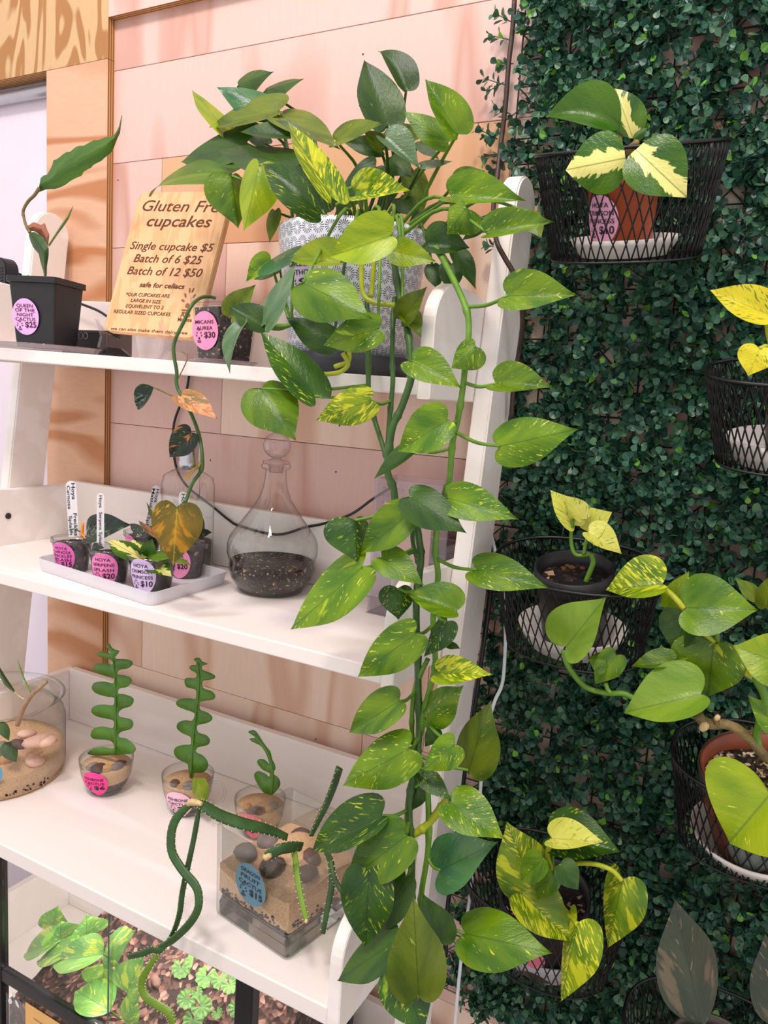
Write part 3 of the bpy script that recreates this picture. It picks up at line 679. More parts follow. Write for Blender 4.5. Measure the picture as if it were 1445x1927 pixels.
LEAVES = [
 # crop A
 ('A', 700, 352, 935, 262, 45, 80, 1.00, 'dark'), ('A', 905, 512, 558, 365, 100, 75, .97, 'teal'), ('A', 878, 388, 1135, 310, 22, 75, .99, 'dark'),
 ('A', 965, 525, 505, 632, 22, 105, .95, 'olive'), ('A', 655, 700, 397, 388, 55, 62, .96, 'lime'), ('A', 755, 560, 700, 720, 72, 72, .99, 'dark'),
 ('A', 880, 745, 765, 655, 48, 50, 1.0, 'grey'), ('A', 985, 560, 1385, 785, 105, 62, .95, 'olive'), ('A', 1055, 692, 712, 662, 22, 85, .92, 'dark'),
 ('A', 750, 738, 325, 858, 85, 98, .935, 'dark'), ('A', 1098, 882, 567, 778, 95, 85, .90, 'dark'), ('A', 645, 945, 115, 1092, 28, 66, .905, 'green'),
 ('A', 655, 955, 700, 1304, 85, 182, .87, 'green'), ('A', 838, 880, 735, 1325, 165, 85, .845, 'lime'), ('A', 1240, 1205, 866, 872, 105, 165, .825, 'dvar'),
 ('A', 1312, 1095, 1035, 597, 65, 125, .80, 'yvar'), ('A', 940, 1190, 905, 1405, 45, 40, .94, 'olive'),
 # crop B
 ('B', 402, 550, 270, 168, 108, 135, .97, 'dark'), ('B', 515, 350, 350, 115, 15, 112, 1.0, 'dark'), ('B', 105, 645, 392, 535, 75, 25, .95, 'olive'),
 ('B', 760, 650, 498, 468, 75, 72, .96, 'green'), ('B', 818, 603, 628, 278, 55, 130, .93, 'var'), ('B', 372, 700, 140, 648, 45, 62, .99, 'dark'),
 ('B', 365, 690, 262, 578, 30, 62, .985, 'olive'), ('B', 395, 645, 662, 605, 80, 50, 1.02, 'olive'), ('B', 392, 635, 598, 812, 120, 25, .935, 'grey'),
 ('B', 430, 740, 550, 862, 60, 75, .98, 'dark'), ('B', 608, 790, 790, 765, 24, 22, .96, 'grey'), ('B', 600, 650, 710, 755, 45, 42, 1.0, 'dark'),
 ('B', 222, 966, 548, 936, 140, 18, .85, 'yvar'), ('B', 335, 800, 88, 1095, 70, 85, .95, 'dark'), ('B', 785, 975, 1228, 998, 150, 14, .905, 'var'),
 ('B', 815, 885, 985, 822, 65, 18, .95, 'olive'), ('B', 868, 1045, 757, 1192, 138, 88, .865, 'var'), ('B', 1005, 1192, 1395, 1122, 125, 22, .84, 'var'),
 ('B', 1235, 1060, 1318, 1225, 55, 70, .875, 'olive'), ('B', 648, 1268, 892, 1278, 138, 36, .885, 'dark'), ('B', 425, 1205, 60, 1330, 100, 158, .79, 'lime'),
 ('B', 440, 1292, 695, 1357, 82, 74, .82, 'lime'), ('B', 478, 985, 605, 1110, 55, 60, 1.0, 'dark'), ('B', 560, 820, 585, 1140, 78, 75, 1.03, 'olive'),
 ('B', 990, 1115, 845, 1232, 38, 34, .94, 'dark'),
 # crop D, behind the leg
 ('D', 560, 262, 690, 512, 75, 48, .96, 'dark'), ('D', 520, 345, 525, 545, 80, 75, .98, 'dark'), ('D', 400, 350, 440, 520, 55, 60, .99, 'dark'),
 # crop C
 ('C', 468, 330, 298, 472, 32, 92, .87, 'var'), ('C', 622, 285, 350, 410, 50, 40, .85, 'teal'), ('C', 530, 385, 352, 455, 25, 50, .88, 'teal'),
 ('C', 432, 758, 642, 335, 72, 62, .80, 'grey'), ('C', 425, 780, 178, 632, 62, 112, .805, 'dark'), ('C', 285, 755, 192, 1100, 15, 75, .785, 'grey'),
 ('C', 948, 338, 600, 318, 22, 150, .815, 'lime'), ('C', 690, 478, 1162, 724, 168, 195, .765, 'green'), ('C', 1198, 790, 825, 901, 112, 125, .79, 'var'),
 ('C', 892, 880, 576, 712, 110, 92, .84, 'dark'), ('C', 765, 1250, 398, 806, 105, 150, .79, 'dvar'), ('C', 200, 705, 366, 488, 100, 62, .84, 'olive'),
 ('D', 200, 705, 366, 490, 95, 60, .85, 'olive'), ('D', 215, 690, 328, 832, 95, 30, .855, 'olive'),
 ('D', 905, 552, 1365, 546, 165, 88, .80, 'var'), ('D', 682, 888, 524, 1034, 125, 78, .785, 'var'), ('D', 270, 988, 598, 1167, 132, 90, .785, 'var'),
 ('D', 826, 1135, 1202, 1156, 150, 48, .79, 'var'),
 # crop E / F
 ('E', 412, 190, 657, 553, 172, 196, .755, 'green'), ('E', 1170, 275, 796, 408, 122, 122, .78, 'yvar'),
 ('F', 555, 245, 234, 446, 118, 158, .77, 'var'), ('F', 898, 412, 1406, 299, 150, 155, .78, 'var'), ('F', 345, 432, 80, 622, 25, 78, .785, 'dark'),
 ('F', 565, 748, 1021, 886, 132, 105, .775, 'var'), ('F', 312, 740, 682, 974, 125, 132, .762, 'dark'), ('F', 310, 850, -6, 1100, 105, 140, .772, 'green'),
 ('E', 1065, 1108, 1084, 1402, 98, 212, .765, 'dvar'), ('F', 132, 1132, 407, 1312, 112, 92, .765, 'green'), ('E', 1112, 1440, 620, 1865, 165, 150, .76, 'var'),
 ('F', 238, 1332, 240, 1535, 98, 122, .79, 'dvar'), ('F', 612, 1478, 294, 1362, 62, 152, .765, 'var'), ('F', 745, 1212, 1219, 1330, 132, 100, .78, 'var'),
 # crop G
 ('G', 645, 215, 213, 535, 155, 155, .762, 'var'), ('G', 885, 120, 712, 385, 112, 62, .778, 'dvar'), ('G', 895, 290, 990, 324, 28, 30, .785, 'dark'),
 ('G', 828, 508, 1235, 518, 132, 82, .782, 'yvar'), ('G', 735, 832, 1014, 600, 112, 150, .788, 'var'), ('G', 525, 722, 148, 954, 118, 152, .77, 'green'),
 ('G', 1050, 1240, 1219, 710, 142, 185, .80, 'olive'), ('G', 592, 1085, 104, 1354, 185, 172, .757, 'var'), ('G', 942, 1052, 708, 1240, 128, 112, .765, 'var'),
 ('G', 805, 935, 720, 1065, 62, 58, .79, 'dark'), ('G', 690, 1262, 924, 1474, 82, 78, .775, 'dvar'), ('G', 680, 1345, 572, 1568, 90, 65, .79, 'dark'),
 # crop H
 ('H', 590, 68, 810, 217, 98, 82, .762, 'var'), ('H', 302, 120, 14, 260, 58, 108, .748, 'dvar'), ('H', 400, 205, 163, 390, 98, 105, .742, 'green'),
 ('H', 545, 345, 782, 226, 115, 92, .772, 'teal'), ('H', 646, 606, 1006, 686, 112, 118, .765, 'green'), ('H', 250, 350, 236, 664, 102, 108, .722, 'dvar'),
 ('H', 402, 375, 296, 602, 62, 64, .745, 'dark'), ('H', 455, 862, 432, 448, 122, 118, .70, 'olive'), ('H', 545, 645, 470, 438, 72, 80, .75, 'dark'),
 ('H', 350, 642, 122, 797, 72, 72, .722, 'dark'), ('H', 380, 760, 475, 1015, 108, 112, .712, 'dvar'),
]
VINES = [
 ('P', [(690, 560), (692, 610), (693, 663), (694, 757), (704, 788), (721, 842), (729, 868)], [.87, .855, .845, .835, .825, .815, .81], .0032, M_STEMD),
 ('P', [(742, 560), (739, 620), (738, 680), (739, 720), (734, 775), (730, 830), (729, 886)], [.87, .85, .84, .835, .83, .82, .812], .0030, M_STEMD),
 ('P', [(738, 470), (752, 560), (767, 621), (772, 672), (775, 706), (757, 763), (740, 800), (733, 838), (729, 886), (740, 918), (746, 950), (765, 968), (782, 985), (789, 1019), (792, 1051), (788, 1090), (783, 1150), (786, 1245), (787, 1300), (789, 1364), (786, 1409), (779, 1450), (771, 1500), (770, 1545), (774, 1595), (774, 1690), (770, 1760), (775, 1830)],
  [.93, .87, .85, .83, .81, .805, .80, .80, .80, .80, .80, .80, .80, .80, .80, .80, .80, .80, .80, .80, .79, .79, .78, .775, .77, .76, .75, .74], .0042, M_STEMD),
 ('P', [(800, 440), (833, 488), (873, 570), (882, 616), (877, 672), (870, 735), (861, 790), (851, 836), (846, 900), (838, 923), (826, 965), (822, 993), (819, 1040), (824, 1086), (815, 1165), (819, 1245), (812, 1284), (799, 1334), (792, 1377), (782, 1409), (793, 1440), (804, 1480), (806, 1590), (794, 1672), (790, 1720)],
  [.92, .87, .82, .81, .805, .80, .80, .80, .80, .80, .80, .80, .80, .80, .80, .80, .80, .80, .80, .80, .80, .79, .785, .78, .77], .0036, M_STEM),
 ('P', [(846, 1500), (822, 1530), (800, 1556), (781, 1568), (768, 1572)], [.80, .79, .785, .78, .78], .0048, M_STEMY),
 ('P', [(784, 960), (776, 1010), (784, 1050), (790, 1070)], [.815, .81, .805, .80], .0028, M_STEMD),
 ('P', [(776, 1470), (766, 1510), (764, 1560), (770, 1600)], [.80, .79, .785, .78], .0024, M_STEMY),
 ('P', [(805, 1240), (782, 1290), (775, 1345), (776, 1400)], [.80, .80, .80, .80], .0030, M_STEM),
]
vpts = []
for c, pts, ys, r, m in VINES:
    w = pxpath(c, pts, ys); C_ = cat_rom(w, 8); rad = [r] * len(C_)
    for j in range(5, len(C_) - 2, 13):
        rad[j] = r * 1.3; rad[j - 1] = r * 1.12; rad[j + 1] = r * 1.12
    vs, fs = tube_data(C_, rad, 8); pyd('vine', vs, fs, m, pothos); vpts += C_
vpts = np.array(vpts)
rz = np.random.default_rng(11)
soilz = zpot + hpot * .9
for row in LEAVES:
    c, bu, bv, tu, tv, wl, wr, Y, mt = row
    hanging = c in 'DEFGH' or (c == 'C' and bv > 1000)
    side = 0.0
    if row[:3] == ('A', 645, 945): side = 0.10
    if row[:3] == ('C', 285, 755): side = 0.10
    if row[:3] == ('B', 515, 350): side = 0.06
    o, p, q = leaf(pothos, c, bu, bv, tu, tv, wl, wr, Y, mt, dy=-0.006 if hanging else float(rz.uniform(-.02, .02)), bow=0.06 + .04 * rz.random(), side=side)
    if c == 'C' and bu < 640 and not hanging:
        petiole(o, p, aty(548, 612, .86), .0022, .0017, M_STEM, sag=0.004)
    elif hanging and c != 'D' or (c == 'D' and bv > 480 and bu > 260):
        dd = np.linalg.norm((vpts - p) * np.array([1, .6, 1]) + np.array([0, 0, 0.0]), axis=1) + 0.5 * np.maximum(0, p[2] - vpts[:, 2] - 0.0)
        j = int(np.argmin(dd)); e = vpts[j]
        # leave the vine a bit higher up than the leaf foot, like a stalk would
        up = [i for i in range(len(vpts)) if abs(vpts[i][2] - (p[2] + .008)) < .02 and np.linalg.norm(vpts[i] - p) < np.linalg.norm(e - p) + .03]
        petiole(o, p, e, .0022, .0017, M_STEM, sag=0.004)
    else:
        a = rz.uniform(0, 2 * math.pi); e = np.array([pcx + (p[0] - pcx) * .35 + .02 * math.cos(a), pcy + (p[1] - pcy) * .25 + .02 * math.sin(a), soilz])
        lo_ = p[2] < soilz + .03
        mid = np.array([(p[0] * .45 + e[0] * .55), (p[1] * .5 + e[1] * .5) + .03, max(p[2], soilz) + (.035 if lo_ else -.25 * (p[2] - soilz))])
        petiole(o, p, e, .0026, .0017, M_STEM if mt not in ('dark', 'teal', 'grey') else M_STEMD, mid=mid)
# yellow elbow stems in front of the pot
for pts, y in (([(682, 478), (680, 520), (684, 555), (705, 570), (742, 574)], .83), ([(705, 480), (702, 520), (698, 560)], .84), ([(645, 665), (655, 685), (640, 700), (610, 705)], .82), ([(657, 660), (655, 680), (630, 690)], .825)):
    tube('aerial_stem', pxpath('P', pts, y), .0030, M_STEMY, pothos, 8)
# ============================================================ top shelf: night cactus, sign, micans
def rot2(v, a): return (v[0] * math.cos(a) - v[1] * math.sin(a), v[0] * math.sin(a) + v[1] * math.cos(a))
def sq_loop(c, half, ang, z, r=0.12, n=4):
    out = []
    for qx, qy in ((1, 1), (-1, 1), (-1, -1), (1, -1)):
        cx, cy = qx * half * (1 - r), qy * half * (1 - r); a0 = math.atan2(qy, qx) - math.pi / 4
        for k in range(n + 1):
            a = a0 + (math.pi / 2) * k / n; x, y = cx + half * r * math.cos(a), cy + half * r * math.sin(a)
            x, y = rot2((x, y), ang); out.append((c[0] + x, c[1] + y, z))
    return out
def sq_pot(name, rows, c, ang, mat, parent, r=0.12, cap=True):
    """rows: list of (half width, z); lofted rounded-square section."""
    vs, fs = [], []; n = 20
    for h, z in rows: vs += sq_loop(c, h, ang, z, r)
    for i in range(len(rows) - 1):
        for k in range(n): fs.append((i * n + k, i * n + (k + 1) % n, (i + 1) * n + (k + 1) % n, (i + 1) * n + k))
    fs.append(tuple(range(n - 1, -1, -1)))
    if cap: fs.append(tuple((len(rows) - 1) * n + k for k in range(n)))
    return pyd(name, vs, fs, mat, parent, smooth=False)
# black square pot
ang = math.radians(17.5)
F_ = aty(100, 641, 0.905); zq = zu(F_[0]) + .0055
half_b, half_t = 0.035, 0.0462
cq = np.array([F_[0], F_[1]]) - np.array(rot2((half_b, -half_b), ang))
nc = thing('night_cactus', 'queen of the night cactus with one long blade in a square black pot', 'cactus', (cq[0], cq[1], zq))
top = aty(95, 527, cq[1])[2]
hq = top - zq
sq_pot('pot', [(half_b, zq), (half_b + .0015, zq + .015), (half_t - .003, zq + hq - .012), (half_t - .003, zq + hq - .011), (half_t + .001, zq + hq - .010), (half_t + .001, zq + hq), (half_t - .002, zq + hq), (half_t - .004, zq + hq - .006), (half_t - .005, zq + hq - .010)], cq, ang, M_BLACKP, nc)
bm = bmesh.new(); r_ = bmesh.ops.create_grid(bm, x_segments=14, y_segments=14, size=half_t - .006)
for v in bm.verts:
    x, y = rot2((v.co.x, v.co.y), ang); v.co = Vector((cq[0] + x, cq[1] + y, zq + hq - .007 + random.uniform(0, .010)))
bmo('soil', bm, M_SOIL, nc, True)
ax = np.array([*rot2((1, 0), ang), 0.0]); nrm_ = np.array([*rot2((0, -1), ang), 0.0])
tl_ = math.atan2(half_t - half_b, hq)
ay = np.array([nrm_[0] * math.sin(tl_), nrm_[1] * math.sin(tl_), math.cos(tl_)])
p0 = np.array([cq[0], cq[1], 0]) + nrm_ * (half_b + (half_t - half_b) * .42 + .0018); p0[2] = zq + hq * .43
price_sticker(nc, flat_surf(p0 - ax * .012, ax, ay), .050, .060, (238, 178, 232), ['QUEEN', 'OF THE', 'NIGHT', 'CACTUS'], '$25', M_INKP, 'pink oval price sticker')
yq = cq[1]
# blade with scalloped edges
up = [(460, 1535), (505, 1497), (530, 1500), (590, 1400), (605, 1328), (650, 1320), (740, 1243), (790, 1240), (880, 1168), (945, 1170), (1060, 1106), (1120, 1106), (1200, 1068), (1275, 1066), (1320, 1005), (1345, 960), (1378, 820)]
lo = [(430, 1700), (530, 1662), (640, 1660), (740, 1615), (780, 1580), (860, 1535), (925, 1510), (950, 1460), (1040, 1415), (1050, 1390), (1170, 1330), (1185, 1305), (1270, 1240), (1310, 1140), (1330, 1085), (1360, 1030), (1384, 830)]
def strip_leaf(name, crop, up, lo, y, mat, parent, bow=.0, n=30, th=.0016):
    """a flat fleshy blade between two outlines, with a raised midrib."""
    def res(P):
        P = np.array(P, float); d = np.r_[0, np.cumsum(np.linalg.norm(np.diff(P, axis=0), axis=1))]; t = np.linspace(0, d[-1], n)
        return np.stack([np.interp(t, d, P[:, i]) for i in (0, 1)], 1)
    U, L_ = res(up), res(lo); vs, fs, uv = [], [], []; K = 4
    for i in range(n):
        for k in range(2 * K + 1):
            f = k / (2 * K); q = U[i] * (1 - f) + L_[i] * f; yy = y - bow * math.sin(math.pi * i / (n - 1)) - th * 2 * (1 - abs(2 * f - 1)) + .004 * abs(2 * f - 1)
            vs.append(aty(*cp(crop, *q), yy)); uv.append((i / (n - 1), f))
    m = 2 * K + 1
    for i in range(n - 1):
        for k in range(m - 1): fs.append((i * m + k, (i + 1) * m + k, (i + 1) * m + k + 1, i * m + k + 1))
    return pyd(name, vs, fs, mat, parent, uvs=uv)
strip_leaf('blade', 'Z', up, lo, yq + .01, LM['hoya'], nc)
tube('stem', pxpath('Z', [(445, 1650), (390, 1730), (320, 1800), (268, 1890), (262, 1960)], yq + .008) + pxpath('Q', [(300, 150), (320, 250), (350, 330), (390, 400)], yq + .005), [.003, .0026, .0026, .003], M_WOODY, nc, 8)
strip_leaf('pad', 'Q', [(385, 400), (440, 385), (520, 430), (600, 520), (632, 600), (630, 700), (608, 830), (606, 960)], [(372, 430), (390, 500), (430, 590), (500, 670), (510, 720), (530, 800), (560, 900), (570, 965)], yq, LM['dark'], nc)
strip_leaf('dry_pad', 'Q', [(360, 310), (430, 260), (470, 270), (530, 300), (580, 270), (610, 360), (640, 420), (625, 550)], [(380, 380), (440, 380), (480, 400), (530, 440), (560, 470), (580, 500), (600, 540), (615, 560)], yq + .008, plain('dry_brown_skin', (150, 92, 66), 0.8, .25, 60), nc)
strip_leaf('young_shoot', 'Q', [(620, 560), (720, 400), (800, 280), (870, 180), (905, 110), (945, 50)], [(640, 580), (740, 430), (830, 310), (890, 220), (925, 130), (950, 52)], yq + .004, LM['green'], nc)
lathe('dish', [(0, 0), (.085, 0), (.098, .008), (.100, .0085), (.098, .0095), (.084, .003), (0, .003)], (cq[0] - .012, cq[1] + .01, zu(cq[0]) + .0012), M_ACRYL, thing('plant_saucer', 'clear round plastic saucer under the square black cactus pot', 'saucer', (cq[0] - .012, cq[1] + .01, zu(cq[0]))), 48)
# black things behind
p = aty(12, 560, 1.04)
bd = thing('upright_device', 'black upright device with a rounded ribbed top at the left edge of the top shelf', 'electronic device', (p[0], 1.04, zu(p[0])))
bm = bmesh.new(); w = .024; zt = aty(14, 486, 1.04)[2]; zb_ = zu(p[0]) + .001
pr = [(-w, zb_)] + [(w * math.cos(a), zt - w + w * math.sin(a)) for a in np.linspace(math.pi, 0, 14)] + [(w, zb_)]
f0 = bm.faces.new([bm.verts.new((p[0] - .004 + x, 1.025, z)) for x, z in pr]); rr = bmesh.ops.extrude_face_region(bm, geom=[f0])
for v in [e for e in rr['geom'] if isinstance(e, bmesh.types.BMVert)]: v.co.y += .03
bmesh.ops.recalc_face_normals(bm, faces=bm.faces); bmesh.ops.bevel(bm, geom=list(bm.edges), offset=.002, segments=2, affect='EDGES')
bmo('housing', bm, M_BLACKP, bd)
bm = bmesh.new()
for i in range(5): add_box(bm, (p[0] - .018, 1.0235, zt - .022 - i * .006), (p[0] + .010, 1.0255, zt - .020 - i * .006))
bmo('grille', bm, M_BLACK, bd)
a_ = aty(136, 620, 1.0); b_ = aty(202, 655, 1.0)
bx = thing('device_box', 'flat black device box with a row of pale rings behind the cactus pot', 'electronic device', (a_[0], 1.02, zu(a_[0])))
zb_ = zu(a_[0]) - .0002
box('case', (a_[0] - .03, 1.0, zb_), (b_[0], 1.06, a_[2]), M_BLACKP, bx, .004)
D_ = []
for px in (145, 152, 161):
    c = aty(px, 632, .9995); D_.append(tube_data([c + np.array([.0055 * math.cos(t), 0, .0055 * math.sin(t)]) for t in np.linspace(0, 2 * math.pi, 17)], .0006, 5))
V, F = join(D_); pyd('ring_symbols', V, F, plain('grey_print', (150, 150, 156), .5), bx)
tag(tube('power_cord', pxpath('P', [(12, 520), (30, 516), (48, 521)], 1.06) + pxpath('P', [(120, 560), (158, 574), (185, 585), (205, 598), (225, 612)], 1.085), .0026, M_BLACK, None, 8), 'black cord arching along the top shelf between the cactus pot and the wooden sign', 'cord')

# ---- bamboo sign on its clear easel
BL = aty(193, 622, 0.955)
lo_, hi_ = .80, .99
for _ in range(50):
    y = (lo_ + hi_) / 2
    if aty(367, 638, y)[2] > BL[2]: lo_ = y
    else: hi_ = y
best = None
for yb in np.linspace(.86, .99, 66):
    BR = aty(367, 638, yb); w = BR - BL
    for yt in np.linspace(.95, 1.12, 86):
        TLp = aty(262, 361, yt); h = TLp - BL; TRp = TLp + w
        c = RM.T @ (TRp - np.array([0, 0, CZ])); px, py = PCX + FPX * c[0] / c[2], PCY + FPX * c[1] / c[2]
        e = (px - 437) ** 2 + (py - 360) ** 2 + (1500 * w.dot(h) / np.linalg.norm(w) / np.linalg.norm(h)) ** 2 * .06
        if best is None or e < best[0]: best = (e, yb, yt, px, py)
print('SIGN', best)
BR = aty(367, 638, best[1]); TLp = aty(262, 361, best[2])
ex = BR - BL; Wb = np.linalg.norm(ex); ex /= Wb; ey = TLp - BL; ey -= ex * ey.dot(ex); Hb = np.linalg.norm(ey); ey /= Hb; en = np.cross(ex, ey)
if en[1] > 0: en = -en
sign = thing('menu_board', 'bamboo board listing gluten free cupcake prices, propped on a clear easel', 'sign', BL)
bm = bmesh.new(); rr_ = .016; pr = []
for qx, qy, a0 in ((Wb - rr_, Hb - rr_, 0), (rr_, Hb - rr_, math.pi / 2), (rr_, rr_, math.pi), (Wb - rr_, rr_, 1.5 * math.pi)):
    for k in range(7): a = a0 + math.pi / 2 * k / 6; pr.append((qx + rr_ * math.cos(a), qy + rr_ * math.sin(a)))
f0 = bm.faces.new([bm.verts.new(Vector([float(q) for q in BL + ex * x + ey * y])) for x, y in pr]); r2 = bmesh.ops.extrude_face_region(bm, geom=[f0])
for v in [e for e in r2['geom'] if isinstance(e, bmesh.types.BMVert)]: v.co -= Vector([float(q) for q in en * .012])
bmesh.ops.recalc_face_normals(bm, faces=bm.faces)
bmesh.ops.bevel(bm, geom=[e for e in bm.edges if len(e.link_faces) == 2 and e.calc_face_angle() > 1.0], offset=.0012, segments=2, affect='EDGES')
bmo('board', bm, wood('bamboo', (236, 188, 140), (228, 174, 124), (9, 9, 1.0), 3.0, 5.0, fine=.10), sign)
def bpix(u, v):
    d = ray(*cp('N', u, v)); o = np.array([0, 0, CZ]); t = (BL - o).dot(en) / d.dot(en); q = o + d * t - BL
    return q.dot(ex), q.dot(ey)
def board_text(items, mat, name, parent):
    Dd = []
    for s, u0, v0, u1, v1, capu, bold, sh in items:
        a = np.array(bpix(u0, v0)); b = np.array(bpix(u1, v1)); wv = b - a; L = np.linalg.norm(wv); dx = wv / L; dy = np.array([-dx[1], dx[0]])
        vs, fs = fit_text(s, 0, L, 0, bold=bold, shear=sh, height=capu)
        Dd.append(([tuple(BL + ex * (a + dx * x + dy * y)[0] + ey * (a + dx * x + dy * y)[1] + en * .0005) for x, y in vs], fs))
    V, F = join(Dd); return pyd(name, V, F, mat, parent, smooth=False)
upx = abs(bpix(600, 400)[1] - bpix(600, 500)[1]) / 100
board = sign.children[0]
board_text([('Gluten Free', 465, 250, 1325, 268, 112 * upx, 0, .22), ('cupcakes', 510, 404, 1155, 416, 112 * upx, .008, .22)], M_BURN, 'heading_lettering', board)
board_text([('Single cupcake $5', 343, 634, 1180, 662, 78 * upx, .006, .22),
    ('Batch of 6 $25', 380, 764, 1065, 788, 80 * upx, .006, .22), ('Batch of 12 $50', 315, 888, 1065, 918, 80 * upx, .006, .22), ('safe for celiacs', 440, 1016, 890, 1038, 48 * upx, .02, .18)], M_BURN, 'lettering', board)
board_text([('we can also make them dairy free', 150, 1448, 922, 1497, 30 * upx, .006, .05)], M_BURN, 'footer_lettering', board)
board_text([('*OUR CUPCAKES ARE', 303, 1108, 745, 1126, 34 * upx, .012, .1), ('LARGE IN SIZE', 352, 1166, 655, 1186, 34 * upx, .012, .1), ('EQUIVELENT TO 2', 303, 1224, 680, 1243, 34 * upx, .012, .1),
    ('REGULAR SIZED CUPCAKES', 182, 1278, 750, 1312, 34 * upx, .012, .1), ('Alle', 850, 1318, 950, 1322, 44 * upx, .012, 0), ('Mouste', 825, 1362, 965, 1370, 36 * upx, .012, 0)], M_BURN, 'small_lettering', board)
mk_ = []
for vs, fs in mark_data(0, 0, 1.0):
    c0 = np.array(bpix(930, 1180)); mk_.append(([tuple(BL + ex * (c0[0] + x * .030) + ey * (c0[1] + y * .036) + en * .0005) for x, y in vs], fs))
V, F = join(mk_); pyd('sprout_emblem', V, F, M_ENGR, board, smooth=False)
# easel
ea = thing('display_easel', 'clear acrylic display easel holding up the bamboo menu board', 'easel', (BL[0], BL[1], zu(BL[0])))
for side, (px0, px1) in enumerate(((196, 232), (320, 352))):
    cxx = BL + ex * (.012 if side == 0 else Wb * .74)
    zsh = zu(cxx[0]) + .0006; hh = BL[2] - zsh
    # side profile in the plane (depth d towards the viewer, height h)
    prof_ = [(.030, hh + .016), (.026, hh + .016), (.018, hh * .75), (.024, hh * .3), (.034, 0), (.024, 0), (.006, hh * .35), (-.03, hh * .35), (-.06, 0), (-.07, 0), (-.045, hh + .05), (-.040, hh + .05), (-.022, hh * .7), (.006, hh - .003), (.012, hh - .002)]
    dv = np.array([en[0], en[1], 0]); dv /= np.linalg.norm(dv); bm = bmesh.new()
    f0 = bm.faces.new([bm.verts.new(Vector([float(q) for q in np.array([cxx[0], cxx[1], zsh]) + dv * d + np.array([0, 0, h])])) for d, h in prof_])
    r2 = bmesh.ops.extrude_face_region(bm, geom=[f0])
    for v in [e for e in r2['geom'] if isinstance(e, bmesh.types.BMVert)]: v.co += Vector([float(q) for q in ex * .006])
    bmesh.ops.recalc_face_normals(bm, faces=bm.faces); bmo('easel_foot', bm, M_ACRYL, ea)
# ---- micans in a clear square pot
ang = math.radians(-14)
C_ = aty(412, 677, 0.925); zm = zu(C_[0]) + .0045
hb, ht = .031, .039
cm = np.array([C_[0], C_[1]]) - np.array(rot2((hb, -hb), ang))
hm = aty(420, 578, cm[1])[2] - zm + .012
mi = thing('trailing_micans', 'bronze leaved trailing micans vine in a clear square pot on the top shelf', 'potted plant', (cm[0], cm[1], zm))
sq_pot('pot', [(hb, zm), (hb + .001, zm + .01), (ht - .002, zm + hm - .010), (ht + .0005, zm + hm - .009), (ht + .001, zm + hm)], cm, ang, M_CUP, mi, .16, cap=False)
sq_pot('soil', [(hb - .0016, zm + .002), (ht - .0042, zm + hm - .016)], cm, ang, M_SOIL, mi, .16)
ax = np.array([*rot2((1, 0), ang), 0.0]); nrm_ = np.array([*rot2((0, -1), ang), 0.0]); tl_ = math.atan2(ht - hb, hm)
ay = np.array([nrm_[0] * math.sin(tl_), nrm_[1] * math.sin(tl_), math.cos(tl_)])
p0 = np.array([cm[0], cm[1], 0]) + nrm_ * (hb + (ht - hb) * .46 + .0012); p0[2] = zm + hm * .47
price_sticker(mi, flat_surf(p0, ax, ay), .068, .058, (246, 146, 190), ['MICANS', 'AUREA'], '$30', None, 'bright pink oval price sticker')
ms = thing('plant_saucer', 'shallow clear saucer under the clear square micans pot', 'saucer', (cm[0], cm[1], zm - .004))
lathe('dish', [(0, 0), (.046, 0), (.053, .006), (.052, .007), (.045, .002), (0, .002)], (cm[0], cm[1], zm - .0035), M_ACRYL, ms, 40)
ym = .845
w = pxpath('M', [(690, 88), (640, 76), (580, 84), (530, 118), (490, 170), (450, 260), (405, 350), (375, 420), (362, 480), (368, 560), (380, 620), (388, 680), (384, 740), (395, 800), (425, 855), (480, 960), (510, 1020), (545, 1110), (575, 1220), (588, 1330), (588, 1430), (560, 1480), (510, 1550), (475, 1640), (455, 1700)],
  [.92, .91, .89, .87, .86, .855, .85, .848, .846, .845, .845, .845, .845, .845, .845, .845, .845, .845, .845, .84, .84, .84, .835, .83, .825])
tube('vine', w, .0026, M_STEMD, mi, 8)
tube('aerial_root', pxpath('M', [(400, 720), (430, 660), (462, 590), (470, 530), (430, 510)], ym), .0009, plain('root_brown', (150, 100, 80), .7), mi, 5)
o, p, q = leaf(mi, 'M', 205, 790, 80, 968, 22, 100, ym, 'splash', 'oval'); petiole(o, p, aty(*cp('M', 415, 885), ym), .0014, .0012, M_WOODY)
o, p, q = leaf(mi, 'M', 425, 862, 716, 1045, 100, 72, ym - .008, 'micpink')
o, p, q = leaf(mi, 'M', 505, 1150, 330, 1340, 95, 110, ym - .006, 'micdark'); petiole(o, p, aty(*cp('M', 530, 1420), ym), .0014, .0012, M_WOODY)
o, p, q = leaf(mi, 'L', 1040, 250, 1010, 660, 178, 165, .80, 'micans'); petiole(o, p, w[-1], .002, .0018, M_STEMD)
for a, b in (((580, 1380), (440, 1525)), ((590, 1390), (560, 1480))):
    leaf(mi, 'M', a[0], a[1], b[0], b[1], 14, 14, ym - .004, 'micans', 'lance', name='sheath')
